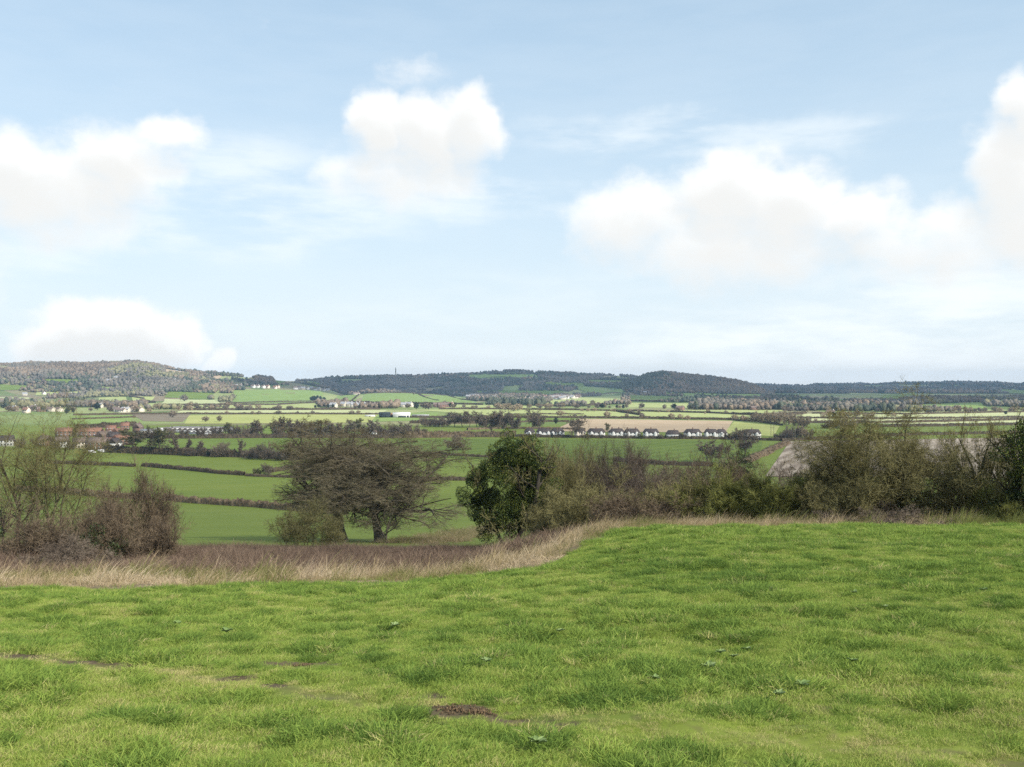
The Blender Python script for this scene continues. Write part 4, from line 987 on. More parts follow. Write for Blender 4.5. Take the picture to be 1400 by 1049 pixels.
KIND = {
    'round': tree_kind(1, 10, 11.5, 'tree_far', mid_lv), 'spread': tree_kind(2, 10, 14, 'tree_far', mid_lv), 'tall': tree_kind(3, 10, 6.5, 'tree_far', up_lv), 'oval': tree_kind(4, 10, 8.5, 'tree_olive', up_lv),
    'scrub': tree_kind(5, 10, 15, 'tree_far', st_lv, stems(1, 12, 10, 15)), 'tanscrub': tree_kind(6, 10, 14, 'tree_tan', st_lv, stems(2, 12, 10, 14)), 'olivescrub': tree_kind(7, 10, 16, 'tree_olive', st_lv, stems(3, 12, 10, 16)),
}
def ever_kind(seed, h, w, cone):
    r_ = np.random.default_rng(seed); root = empty('evergreen_tree', (0, -900 - seed, 0))
    b = MB(); tubes(b, np.array([[[0, 0, -.3], [0, 0, h * .5], [0, 0, h * .9]]]), np.array([[.35, .22, .08]]), 6); b.build('trunk', M['bark_dark'], root)
    t = np.sqrt(r_.uniform(.01, 1, 2600)); z = h * (1 - .88 * t) if cone else h * (.12 + .88 * r_.uniform(0, 1, 2600))
    rad = w * .5 * (t if cone else np.sin(np.pi * np.clip((z / h - .08) / .95, 0, 1)) ** .6) * (.8 + .3 * np.sin(z * 2.2)) * r_.uniform(.6, 1.05, 2600); a = r_.uniform(0, 6.28, 2600)
    l = MB(); leaves(l, r_, np.stack([rad * np.cos(a), rad * np.sin(a), z], 1), .34, flat=.3); l.build('crown', M['evergreen'], root); return root
KIND['yew'] = ever_kind(12, 10, 8, False)
_first = set()
def put(kind, px, py, hpx, label, cat='tree', group=None, wide=1.0, d0=0, name=None):
    """a tree whose foot stands at a ground point, hpx photograph pixels tall there"""
    w = W(px, py, d0); src = KIND[kind]
    if kind in _first: o = copy_tree(src)
    else: o = src; _first.add(kind)
    s = hpx / F * w[1] / 10
    o.location = tuple(w); o.rotation_euler = (0, 0, (px * 12.9898) % 6.28); o.scale = (s * wide, s * wide, s)
    if name: o.name = name
    elif kind.endswith('scrub'): o.name = 'bare_bush'
    for k in ('label', 'category', 'group'):
        if k in o: del o[k]
    tag(o, label, cat, group); return o

put('round', 621, 623, 29, 'lone round-crowned bare tree standing in a thin dark hedge in the open green field')
put('round', 968, 632, 30, 'grey bare tree, first of two close together behind the thicket by the wheat field', wide=.9)
put('spread', 984, 634, 28, 'grey spreading bare tree, second of two close together behind the thicket by the wheat field', wide=.8)
put('round', 1018, 628, 40, 'bare tree behind the dark ivy-trunked tree, near the end of the white houses', wide=.8)
G1 = 'bushes and trees along the hedge by the brick village'
for k, px, py, hp, lb, wd in [
    ('oval', 186, 620, 34, 'tall olive bare tree beside the last brick house of the village', 1.2), ('spread', 203, 620.5, 36, 'broad grey-brown tree between the brick village and the glasshouses', .9), ('oval', 219, 621, 37, 'round olive-brown tree in front of the glasshouses', 1.1),
    ('tall', 246, 622, 25, 'slim bare tree, first of three thin ones past the village hedge', .9), ('tall', 252, 622, 22, 'slim bare tree, middle of three thin ones past the village hedge', .8), ('tall', 266, 623, 20, 'slim bare tree, last of three thin ones past the village hedge', 1.1),
    ('scrub', 300, 625, 20, 'grey rounded bush, largest in the hedge past the three slim trees', .9), ('yew', 286, 625, 11, 'small dark evergreen bush in the hedge past the three slim trees', 1.2), ('tall', 328, 626, 25, 'thin ivy-stemmed tree standing up from the bushy hedge', .7),
    ('scrub', 344, 628, 17, 'low grey bush beside the thin ivy-stemmed tree', .9), ('scrub', 363, 629, 23, 'grey bush with a rounded top close to the tall oak', .7), ('scrub', 385, 630, 18, 'low brown bush half hidden by the oak twigs', .9), ('scrub', 262, 624, 12, 'low brown bush at the foot of the slim trees', 1.1),
    ('scrub', 366, 649, 15, 'bushy clump at the bend of the dark ditch-side hedge', .8), ('olivescrub', 352, 649, 9, 'small bush beside the clump at the bend of the ditch hedge', 1.0)]:
    put(k, px, py, hp, lb, 'bush' if k.endswith('scrub') else 'tree', G1, wd)
G2 = 'belt of bare trees beyond the second green field'
GL = ['grey bare tree in the belt of trees beyond the second green field', 'bushy bare undergrowth tree in the belt beyond the second green field', 'slim upright bare tree in the belt beyond the second green field']
for i, (px, hp, k) in enumerate([(296, 16, 's'), (308, 21, 'o'), (318, 16, 's'), (333, 17, 's'), (352, 24, 'r'), (360, 20, 't'), (372, 22, 'o'), (384, 25, 'r'), (392, 28, 't'), (398, 25, 't'), (404, 26, 't'), (410, 22, 't'), (418, 20, 's'), (427, 24, 'o'), (438, 18, 's'), (447, 23, 'r'), (458, 17, 's'), (466, 20, 't'),
                                  (476, 25, 'r'), (488, 26, 'o'), (500, 18, 's'), (510, 25, 'r'), (524, 16, 's'), (232, 14, 's'), (252, 13, 's'), (274, 14, 's'), (541, 18, 's'), (552, 22, 'r'), (565, 17, 's'), (345, 14, 's'), (380, 15, 's'), (415, 14, 's'), (400, 15, 's'), (470, 14, 's')]):
    kind = {'s': 'scrub', 'o': 'oval', 'r': 'round', 't': 'tall'}[k]
    put(kind, px, 599 - (i % 3) * .7, hp, GL[1] if k == 's' else GL[2] if k == 't' else GL[0], 'tree', G2, .9 if k != 's' else .75)
G3 = 'copse of grey trees by the brown hedge short of the white houses'
for px, py, hp, k, wd in [(584, 584, 14, 'scrub', 1), (596, 584, 13, 'scrub', 1), (608, 584, 15, 'scrub', .9), (622, 584, 19, 'round', 1), (632, 584, 21, 'round', 1), (641, 585, 23, 'round', .9), (652, 584, 21, 'round', .9), (662, 584, 15, 'scrub', 1), (679, 584, 15, 'scrub', .7), (686, 586, 24, 'scrub', .6), (694, 586, 22, 'round', .9), (704, 587, 20, 'scrub', .7), (727, 586, 26, 'round', .9), (735, 585, 18, 'scrub', .8), (550, 598, 16, 'scrub', .9), (575, 598, 12, 'scrub', 1)]:
    put(kind=k, px=px, py=py, hpx=hp, label='bushy grey-brown clump in the copse short of the white houses' if k == 'scrub' else 'grey round-crowned tree in the copse short of the white houses', group=G3, wide=wd)
put('tall', 672, 593, 31, 'tall bare tree with dark ivied trunk standing alone before the copse', wide=1.5)
put('spread', 783, 599, 29, 'dark bare tree standing among the white houses, hiding part of one', wide=.75)
put('oval', 831, 597, 19, 'small brown tree in the gap between two white houses', wide=.7)
put('yew', 760, 580, 9, 'small dark round evergreen on the green strip above the white houses')
put('scrub', 1012, 602, 16, 'brown bushy clump in front of the last white house', 'bush', wide=1.0)
G4 = 'wood at the end of the row of white houses'
for px, py, hp, k, wd in [(1036, 578, 15, 'tanscrub', .9), (1050, 579, 17, 'tanscrub', .8), (1062, 580, 18, 'tanscrub', .8), (1076, 581, 18, 'tanscrub', .8), (1090, 583, 16, 'tanscrub', .9), (1100, 585, 14, 'tanscrub', .9), (1030, 577, 11, 'scrub', .8), (1084, 600, 17, 'scrub', 1.0), (1074, 602, 14, 'scrub', 1), (1096, 600, 18, 'tanscrub', .8), (1104, 599, 12, 'scrub', 1), (1064, 602, 9, 'scrub', 1), (1140, 586, 12, 'scrub', 1), (1152, 586, 13, 'tanscrub', 1), (1166, 585, 11, 'tanscrub', 1), (1130, 586, 8, 'scrub', 1.2)]:
    put(k, px, py, hp, 'sunlit tan-twigged tree in the wood past the last white house' if k == 'tanscrub' else 'dark brown bushy tree at the edge of the wood past the last white house', 'tree', G4, wd)

# ------------------------------------------------------------------ BUILDINGS
def quadbox(b, x0, x1, y0, y1, z0, z1, m=0): return b.box(((x0 + x1) / 2, (y0 + y1) / 2, (z0 + z1) / 2), ((x1 - x0) / 2, (y1 - y0) / 2, (z1 - z0) / 2), m)
def roof_mesh(L, Wd, z, hr, hip=0, ov=.35):
    """two thick slopes (hipped by `hip` metres at each end), ridge along x"""
    b = MB(); x, y = L / 2 + ov, Wd / 2 + ov; r = x - hip; t = .18
    for dz in (0, ):
        v = [(-x, -y, z), (x, -y, z), (x, y, z), (-x, y, z), (-r, 0, z + hr), (r, 0, z + hr)]
        v2 = [(a, c, e - t) for a, c, e in v]
        b.add(v + v2, [[0, 1, 5, 4], [2, 3, 4, 5], [6, 10, 11, 7], [8, 11, 10, 9], [0, 6, 7, 1], [1, 7, 8, 2], [2, 8, 9, 3], [3, 9, 6, 0]], [[1, 2, 5], [3, 0, 4], [7, 11, 8], [9, 10, 6]])
    return b
def house(label, px, py, L, Wd, he, hr, wall, roof, yaw=0, hip=0, group=None, chim=(), rows=((.9, 1.3), (3.3, 1.2)), nwin=4, bays=(), door=(), name='house', cat='house', d0=0, win_w=1.1, gable_win=False):
    w = W(px, py, d0); root = empty(name, tuple(w), yaw); tag(root, label, cat, group)
    b = MB(); quadbox(b, -L / 2, L / 2, -Wd / 2, Wd / 2, -1.2, he)
    if hip == 0:
        for sx in (-1, 1):
            x = sx * L / 2; b.add([(x, -Wd / 2, he - .01), (x, Wd / 2, he - .01), (x, 0, he + hr - .12), (x - sx * .25, -Wd / 2, he - .01), (x - sx * .25, Wd / 2, he - .01), (x - sx * .25, 0, he + hr - .12)], [[0, 1, 4, 3], [1, 2, 5, 4], [2, 0, 3, 5]], [[0, 2, 1], [3, 4, 5]])
    b.build('wall', M[wall], root)
    rf = roof_mesh(L, Wd, he + .05, hr, hip).build('roof', M[roof], root)
    for cx in chim:
        c = MB(); quadbox(c, cx * L / 2 - .45, cx * L / 2 + .45, -.4, .4, he + hr * .5, he + hr + 1.1); quadbox(c, cx * L / 2 - .52, cx * L / 2 + .52, -.47, .47, he + hr + 1.1, he + hr + 1.25); c.build('chimney', M['brick'], rf)
    yf = -Wd / 2
    for bx in bays:                                     # two-storey bays with a small hipped roof
        c = MB(); xx = bx * L / 2; v = []
        for z in (-1.2, he - .3):
            v += [(xx - 1.5, yf, z), (xx - .9, yf - .8, z), (xx + .9, yf - .8, z), (xx + 1.5, yf, z)]
        v.append((xx, yf, he + .9))
        c.add(v, [[0, 1, 5, 4], [1, 2, 6, 5], [2, 3, 7, 6]], [[4, 5, 8], [5, 6, 8], [6, 7, 8]]); c.build('bay', M[wall], root)
    wy0 = yf - .05
    xs = np.linspace(-L / 2 + L / nwin / 2, L / 2 - L / nwin / 2, nwin)
    for z0, wh in rows:
        for x in xs:
            onbay = any(abs(x - bx * L / 2) < 1.2 for bx in bays); y = wy0 - (.8 if onbay else 0)
            c = MB(); quadbox(c, x - win_w / 2 - .1, x + win_w / 2 + .1, y, y + .04, z0 - .1, z0 + wh + .1); f = c.build('window', M['white_paint'], root)
            g = MB(); quadbox(g, x - win_w / 2, x + win_w / 2, y - .03, y - .004, z0, z0 + wh); g.build('pane', M['glass'], f)
    for dx in door:
        c = MB(); quadbox(c, dx * L / 2 - .5, dx * L / 2 + .5, wy0 - .02, wy0 + .04, -.1, 2.0); c.build('door', M['slate'], root)
    return root

WG = 'row of white houses along the lane'
semi = dict(he=4.6, hr=3.3, wall='white_wall', roof='slate', hip=2.2, bays=(-.55, .55), door=(-.12, .12), nwin=4, group=WG, name='white_house')
for px, wpx, lb, kw in [
    (724, 15, 'small white house at the start of the row, partly behind bare trees', dict(chim=(0,), bays=(0,), nwin=3, hip=2.5)),
    (744, 22, 'white house with dark roof, second from the copse', dict(chim=(-.5, .5))),
    (762, 19, 'white house joined close to its neighbour, beside the dark bare tree', dict(chim=(0,))),
    (793, 16, 'cream house half hidden by the dark bare tree in the row', dict(chim=(0,), wall='cream_wall')),
    (815, 25, 'white house with steep dark roof and central chimney, just past the dark bare tree', dict(chim=(0,))),
    (843, 22, 'white house with two chimneys beside the small brown tree', dict(chim=(-.6, .3))),
    (864, 22, 'white house sharing a long dark roofline with the two-chimney house', dict(chim=(-.6, .5))),
    (890, 23, 'white house standing alone with one chimney, middle of the row', dict(chim=(0,))),
    (920, 20, 'low white house with a long dark roof, beside the house standing alone', dict(chim=(.2,), he=3.4, bays=(), rows=((.9, 1.3),))),
    (947, 24, 'white house with dark hipped roof, near the end of the tan stubble', dict(chim=(0,))),
    (972, 20, 'white house with twin bays below the edge of the yellow-green field', dict(chim=(-.4,))),
    (986, 16, 'narrow white house, last of the close-set ones below the yellow-green field', dict(chim=(.3,), bays=(0,), nwin=3, hip=2.5)),
    (1028, 25, 'white house set apart beyond the brown bushy clump, last of the row', dict(chim=(0,)))]:
    k = dict(semi); k.update(kw); d = W(px, 596.6 + (px - 720) * .006)[1]
    house(lb, px, 597.4 + (px - 720) * .006, L=wpx / F * d * .93, Wd=8, yaw=random.uniform(-.22, .12), **k)
GG = 'garden bushes among the white houses'
for px, hp, k in [(731, 8, 'scrub'), (755, 7, 'yew'), (803, 7, 'olivescrub'), (822, 6, 'scrub'), (855, 6, 'scrub'), (876, 8, 'olivescrub'), (903, 7, 'scrub'), (910, 6, 'yew'), (933, 9, 'scrub'), (959, 7, 'olivescrub'), (995, 9, 'scrub'), (1000, 7, 'scrub')]:
    put(k, px, 599.2 + (px - 720) * .006, hp, 'small dark garden evergreen among the white houses' if k == 'yew' else 'low brown garden bush in front of the white houses', 'bush', GG, .8)
BG = 'brick houses of the village behind the bare scrub'
for lb, px, py, L, Wd, he, hr, wall, roof, yaw, kw in [
    ('long terrace with an orange-red ridge roof at the back of the brick village', 122, 597, 22, 8, 4.6, 3.4, 'brick', 'tile_red', .1, dict(chim=(-.6, 0, .6), nwin=6)),
    ('house with the brightest orange-red roof, at the top of the village', 152, 592, 9, 8, 3.4, 4.0, 'brick', 'tile_red', .2, dict(nwin=3)),
    ('red-brick gabled house highest up the slope of the village', 171, 588.5, 8, 8, 4.6, 3.6, 'brick', 'tile_red', .3, dict(chim=(.6,), nwin=3)),
    ('brick house with a steep gable at the far end of the village', 189, 591, 7, 8, 4.6, 4.4, 'brick', 'tile_brown', 1.3, dict(chim=(.5,), nwin=2)),
    ('red-brick house with brown roof and white windows facing the field', 133, 615, 14, 9, 5.2, 3.8, 'brick', 'tile_brown', .05, dict(chim=(-.8, .8), nwin=5)),
    ('brick house with a greyish front and brown roof beside the one with white windows', 110, 613, 10, 8, 4.6, 3.4, 'cream_wall', 'tile_brown', .5, dict(chim=(.6,), nwin=4)),
    ('brick house with brown roof seen end-on in the middle of the village', 142, 604, 10, 9, 5.0, 3.8, 'brick', 'tile_brown', 1.1, dict(chim=(0,), nwin=3)),
    ('dark-roofed brick house behind the pink-edged gables', 157, 605, 11, 8, 4.8, 3.8, 'brick', 'slate', .9, dict(chim=(.6,), nwin=3)),
    ('white gabled house low at the village edge, beside the hedge', 157, 613, 8, 7, 4.2, 3.4, 'white_wall', 'slate', 1.35, dict(nwin=2)),
    ('brick house with long red-edged roof running down to the field', 168, 609, 16, 8, 4.8, 3.6, 'brick', 'tile_red', 1.15, dict(chim=(-.3,), nwin=4)),
    ('house with pale ridge on the slope above the white gabled house', 163, 598, 11, 8, 4.6, 3.6, 'brick', 'tile_red', 1.2, dict(chim=(.4,), nwin=3)),
    ('white house seen between the stems of the lichened tree', 84, 612, 9, 8, 4.6, 3.4, 'white_wall', 'tile_brown', .7, dict(chim=(.5,), nwin=4)),
    ('brick house seen through the twigs, next to the white house among the stems', 62, 610, 10, 8, 4.6, 3.6, 'brick', 'tile_brown', -.5, dict(chim=(-.5,), nwin=4)),
    ('white-walled house with dark roof at the edge of the village, behind the bent trunk', 8, 610, 11, 8, 4.6, 3.6, 'white_wall', 'slate', .3, dict(chim=(.5,), nwin=5)),
    ('red-roofed house on the rise behind the lichened tree', 88, 597, 14, 8, 4.6, 3.6, 'brick', 'tile_red', .2, dict(chim=(.5,), nwin=4))]:
    house(lb, px, py, L, Wd, he, hr, wall, roof, yaw, group=BG, name='brick_house' if wall == 'brick' else 'house', **kw)
VT = 'garden trees among the brick houses'
for px, py, hp, k in [(98, 615, 14, 'scrub'), (121, 616, 9, 'scrub'), (147, 617, 13, 'olivescrub'), (150, 603, 11, 'oval'), (76, 613, 13, 'scrub'), (48, 613, 15, 'round'), (27, 613, 14, 'scrub'), (104, 601, 12, 'round'), (176, 604, 14, 'round'), (136, 600, 9, 'scrub'), (118, 604, 8, 'yew'), (164, 617, 11, 'scrub')]:
    put(k, px, py, hp, 'dark garden evergreen between the brick houses' if k == 'yew' else 'bushy bare garden tree among the brick houses' if k.endswith('scrub') else 'round-topped bare garden tree among the brick houses', 'tree', VT, .8)
CG = 'low white bungalows seen behind the oak crown'
for i, (px, lb) in enumerate([(503, 'low white bungalow behind the oak twigs, beside the belt of bare trees'), (512, 'low white bungalow in the middle of the short row behind the oak twigs'), (522, 'low white bungalow with a slightly higher roof behind the oak twigs'), (531, 'low white bungalow at the brown-hedge end of the row behind the oak twigs')]):
    house(lb, px, 594.5, 5.2, 5, 2.6, 1.6 + (i == 2) * .5, 'white_wall', 'tile_brown', 0, group=CG, name='bungalow', cat='bungalow', rows=((.9, 1.0),), nwin=2, win_w=.9)

# glasshouses of the nursery
def glasshouse(label, px, py, n, span, depth, he, hr, yaw):
    w = W(px, py); root = empty('glasshouse', tuple(w), yaw); tag(root, label, 'glasshouse', 'glasshouses beside the village')
    L = n * span; b = MB(); quadbox(b, -L / 2, L / 2, 0, depth, -1, he); b.build('wall', M['tile_grey'], root)
    for i in range(n):
        x0 = -L / 2 + i * span; xm = x0 + span / 2; x1 = x0 + span
        c = MB(); c.add([(x0 + .3, -.2, he + .02), (xm, -.2, he + hr), (x1 - .3, -.2, he + .02), (x0 + .3, depth + .2, he + .02), (xm, depth + .2, he + hr), (x1 - .3, depth + .2, he + .02)], [[0, 3, 4, 1], [1, 4, 5, 2]], [[0, 1, 2], [3, 5, 4]]); c.build('roof_span', M['slate'], root)
        g = MB(); quadbox(g, x0 - .5, x0 + .5, -.3, depth + .3, he + .03, he + hr * .9); g.build('gutter', M['pale_sheet'], root)
    return root
glasshouse('wide many-spanned dark glasshouse roof with pale gutters, behind the bare trees', 252, 592, 11, 5.4, 46, 3.0, 1.5, -.16)
glasshouse('smaller low glasshouse with pale gutters in front of the wide one', 274, 594.5, 6, 4.6, 9, 2.2, 1.2, -.1)
house('long low pale-roofed shed between the brick village and the glasshouses', 212, 592.5, 26, 8, 2.6, 1.6, 'cream_wall', 'tile_grey', .05, name='long_shed', cat='shed', rows=((.8, 1),), nwin=6)

# the farm in the sunlit field
def barn(name, label, px, py, L, Wd, he, hr, wall, roof, yaw=0, doors=(), openfront=False):
    w = W(px, py); root = empty(name, tuple(w), yaw); tag(root, label, 'barn', 'farm buildings in the sunlit field')
    b = MB(); quadbox(b, -L / 2, L / 2, -Wd / 2, Wd / 2, -1, he); 
    for sx in (-1, 1):
        x = sx * L / 2; b.add([(x, -Wd / 2, he), (x, Wd / 2, he), (x, 0, he + hr - .1), (x - sx * .3, -Wd / 2, he), (x - sx * .3, Wd / 2, he), (x - sx * .3, 0, he + hr - .1)], [[0, 1, 4, 3], [1, 2, 5, 4], [2, 0, 3, 5]], [[0, 2, 1], [3, 4, 5]])
    b.build('wall', M[wall], root); roof_mesh(L, Wd, he + .05, hr, 0, .5).build('roof', M[roof], root)
    for x, dw, dh in doors:
        c = MB(); quadbox(c, x - dw / 2, x + dw / 2, -Wd / 2 - .12, -Wd / 2 - .03, -.2, dh); c.build('door', M['dark_sheet'], root)  # dark panel; the inner shade of open fronts is painted this way too
    return root
barn('barn', 'dark green-black steel barn at the end of the sunlit farm', 526, 571, 15, 14, 5.5, 2.2, 'dark_sheet', 'dark_sheet', .2, [(2, 4, 4)])
barn('barn', 'big pale barn with a wide dark opening, in the middle of the farm', 549, 571, 24, 16, 4.2, 3.2, 'pale_sheet', 'pale_sheet', .1, [(1, 11, 2.6), (9, 3, 2.8)])
barn('barn', 'small rusty-brown boarded barn squeezed between the dark and the pale barns', 536, 570.6, 6, 9, 4.4, 1.6, 'rust', 'rust', .1, [(0, 2.5, 3)])
barn('cattle_shed', 'long low open-fronted shed with pale roof beside the pale barn', 575, 570.6, 24, 9, 2.6, 1.2, 'dark_sheet', 'tile_grey', 0, [(-6, 9, 2.3), (6, 9, 2.3)])
barn('barn', 'low white-roofed store out in the field next to the dark barn', 506, 569.8, 14, 7, 1.6, .9, 'pale_sheet', 'pale_sheet', 0, [(0, 2, 1.4)])

# monument on the scarp
def monument():
    d = 5190; w = at(541, d); h = EYE + (HZ - 501.5) / F * d - w[2]; root = empty('monument_tower', (w[0], w[1], w[2] - 1))
    tag(root, 'tall slender stone monument tower standing up from the wooded ridge', 'tower')
    def ring(b, lv, n=4, m=0, tw=math.pi / 4):
        a = np.arange(n) / n * 6.28319 + tw; V = np.concatenate([np.stack([r * np.cos(a), r * np.sin(a), np.full(n, z)], 1) for z, r in lv])
        i = np.arange(len(lv) * n).reshape(len(lv), n); j = np.roll(i, -1, 1); b.add(V, np.stack([i[:-1], j[:-1], j[1:], i[1:]], -1).reshape(-1, 4))
    b = MB(); ring(b, [(0, 6.5), (h * .16, 6.2), (h * .17, 5.4)]); b.build('plinth', M['stone'], root)
    b = MB(); ring(b, [(h * .165, 4.2), (h * .74, 3.3), (h * .75, 4.2), (h * .79, 4.2)]); b.build('shaft', M['stone'], root)
    b = MB(); ring(b, [(h * .785, 3.0), (h * .86, 2.8), (h * .865, 3.4), (h * .93, 1.2), (h, .15)]); b.build('lantern', M['stone'], root)
monument()

# poles
def pole(label, px, py, h, arms=1, legs=1):
    w = W(px, py); root = empty('utility_pole', tuple(w)); tag(root, label, 'pole')
    for k in range(legs):
        x = (k - (legs - 1) / 2) * 2.6; b = MB(); tubes(b, np.array([[[x, 0, -.5], [x, 0, h]]]), np.array([[.22, .16]]), 8); b.build('post', M['pole_wood'], root)
    for k in range(arms):
        z = h - .6 - k * 2.4; b = MB(); quadbox(b, -1.5 - (legs > 1) * .8, 1.5 + (legs > 1) * .8, -.22, -.16, z - .1, z + .1); b.build('crossarm', M['pole_wood'], root)
pole('double wooden utility pole with crossbars between the yellow-green field and the wood', 1056, 597, 11, 2, 2)
pole('single slim utility pole at the near edge of the tan wood', 1087, 603, 13, 1, 1)
pole('pale slender pole standing out against the belt of bare trees', 325, 597, 9, 0, 1)
pole('pale slender pole beside the one against the belt of bare trees, with a crossbar', 314, 597, 7.5, 1, 1)

def van(label, px, py, yaw):
    w = W(px, py); root = empty('parked_van', (w[0], w[1], w[2] + .02), yaw); tag(root, label, 'van', 'vans parked at the village edge')
    L, Wd, h = 4.8, 1.9, 2.1; prof = [(-2.4, .35), (2.4, .35), (2.4, .95), (1.75, 1.15), (1.2, h), (-2.3, h), (-2.4, 1.9)]
    n = len(prof); v = [(x, -Wd / 2, z) for x, z in prof] + [(x, Wd / 2, z) for x, z in prof]; b = MB()
    b.add(v, [[i, (i + 1) % n, (i + 1) % n + n, i + n] for i in range(n)], [[0, i + 1, i] for i in range(1, n - 1)] + [[n, n + i, n + i + 1] for i in range(1, n - 1)]); b.build('body', M['car_paint'], root)
    for sy in (-1, 1):
        c = MB(); quadbox(c, .5, 1.2, sy * Wd / 2 - .02, sy * Wd / 2 + .02, 1.25, 1.8); c.build('side_window', M['glass'], root)
        for x in (-1.5, 1.5):
            t = MB(); tubes(t, np.array([[[x, sy * .85 - .12, .33], [x, sy * .85 + .12, .33]]]), np.array([[.33, .33]]), 12)
            a = np.arange(12) / 12 * 6.28319
            for yy in (-.12, .12): t.add(np.concatenate([[[x, sy * .85 + yy, .33]], np.stack([x + .33 * np.cos(a), np.full(12, sy * .85 + yy), .33 + .33 * np.sin(a)], 1)]), t=[[0, 1 + i, 1 + (i + 1) % 12] for i in range(12)])
            t.build('wheel', M['tyre'], root)
van('white van parked at the field edge below the brown-roofed brick house', 126, 620, .3)
van('white van parked beside the hedge, nearer the white gabled house', 139, 619, -.2)
# ------------------------------------------------------------------ FAR VALE, HILLSIDES
def far_house_mesh(i, L, Wd, he, hr, wall, roof):
    b = MB(); quadbox(b, -L / 2, L / 2, -Wd / 2, Wd / 2, -3, he, 0)
    for sx in (-1, 1):
        x = sx * L / 2; b.add([(x, -Wd / 2, he), (x, Wd / 2, he), (x, 0, he + hr)], t=[[0, 1, 2] if sx > 0 else [0, 2, 1]], m=0)
    o = .5; b.add([(-L / 2 - o, -Wd / 2 - o, he - .3), (L / 2 + o, -Wd / 2 - o, he - .3), (L / 2 + o, 0, he + hr + .1), (-L / 2 - o, 0, he + hr + .1), (-L / 2 - o, Wd / 2 + o, he - .3), (L / 2 + o, Wd / 2 + o, he - .3)], [[0, 1, 2, 3], [3, 2, 5, 4]], m=1)
    for x in np.linspace(-L / 2 + 1.6, L / 2 - 1.6, 4):
        for z in (1.0, 3.4): quadbox(b, x - .55, x + .55, -Wd / 2 - .06, -Wd / 2 - .02, z, z + 1.2, 2)
    quadbox(b, L * .3 - .5, L * .3 + .5, -.5, .5, he + hr * .5, he + hr + 1.3, 0)
    me = b.mesh('house'); [me.materials.append(M[k]) for k in (wall, roof, 'glass')]; return me
FH = [far_house_mesh(0, 11, 8, 5.2, 3, 'white_wall', 'tile_brown'), far_house_mesh(1, 12, 8, 5, 3.4, 'stone', 'tile_grey'), far_house_mesh(2, 10, 7, 5.2, 3.4, 'cream_wall', 'tile_red'), far_house_mesh(3, 14, 8, 5, 3, 'brick', 'tile_brown'), far_house_mesh(4, 18, 9, 4, 3, 'stone', 'tile_brown')]
def far_house(px, py, label, group, k=None, s=1.0, rz=None):
    w = W(px, py, 900); i = int(px * 7 + py * 3) % 5 if k is None else k
    o = bpy.data.objects.new('house', FH[i]); COL.objects.link(o); o.location = tuple(w); o.rotation_euler = (0, 0, rz if rz is not None else ((px * 37.7) % 1 - .5) * 1.4); o.scale = (s, s, s); tag(o, label, 'house', group); return o
r_ = np.random.default_rng(77)
for px, py, k in [(174, 526.5, 0), (182, 526, 0), (220, 526, 1), (226, 523, 0), (232, 525.5, 0), (238, 522.5, 1), (244, 526, 0), (250, 527, 4), (262, 524, 0), (270, 526.5, 1), (276, 523, 2), (284, 528, 0), (158, 519, 1), (149, 523, 1), (205, 530, 4), (296, 528, 0)]:
    far_house(px, py, 'pale house among trees high on the side of the long wooded hill', 'houses high on the wooded hillside', k, 1.25)
for px, py, k in [(322, 530, 1), (328, 529, 0), (346, 530.5, 0), (352, 530.5, 0), (360, 531, 0), (366, 531, 2), (376, 532, 2), (380, 531, 2), (404, 532.5, 0), (409, 532, 0), (414, 533, 1), (420, 533, 0), (426, 533, 1), (431, 534, 0), (436, 534, 1), (442, 535, 0), (448, 535.5, 1)]:
    far_house(px, py, 'pale house in the line of houses along the top of the green slope', 'houses along the top of the green slope', k, 1.25)
for _ in range(11):
    far_house(468 + r_.uniform(0, 22), 536 + r_.uniform(0, 4), 'pale house in the hamlet at the saddle of the hills', 'hamlet at the saddle of the hills', None, 1.2)
for i in range(95):
    px = r_.uniform(640, 792); t = (px - 640) / 152; py = 540 + 9 * (1 - abs(t - .45) * 1.2) * r_.uniform(0, 1) + 2.5
    far_house(px, py, 'tiny pale house among the crowded roofs of the far village below the ridge', 'far village below the ridge', None, 1.3)
for px, py, k in [(478, 556, 1), (484, 557, 1), (490, 556, 0), (496, 557, 1), (502, 556, 4), (470, 556, 1), (508, 557, 4), (516, 556.5, 4), (523, 556.5, 4), (530, 556, 1), (536, 557, 1), (552, 557, 1), (560, 556.5, 1), (598, 557, 3), (604, 557.5, 3), (609, 557, 3), (616, 557, 2), (456, 557.5, 1)]:
    far_house(px, py, 'grey-roofed house in the scattered hamlet behind the sunlit farm', 'hamlet behind the sunlit farm', k, 1.2)
for px, py in [(34, 541), (60, 540), (83, 552), (88, 552), (96, 541), (130, 541), (46, 561), (70, 563), (80, 563), (20, 562), (160, 563), (166, 564), (172, 564), (180, 563), (190, 563), (36, 565), (57, 563), (136, 558)]:
    far_house(px, py, 'farmhouse or cottage among bare trees at the foot of the long wooded hill', 'cottages at the foot of the long wooded hill', None, 1.1)
for px, py, k in [(1031, 561, 3), (1136, 568, 0), (930, 561, 3), (1322, 549.5, 1), (1326, 549.5, 0), (1330, 549, 1), (878, 537, 0), (882, 538, 1), (888, 537, 0)]:
    far_house(px, py, 'small house among bare trees where the vale meets the far hills', 'houses where the vale meets the far hills', k, 1.0)

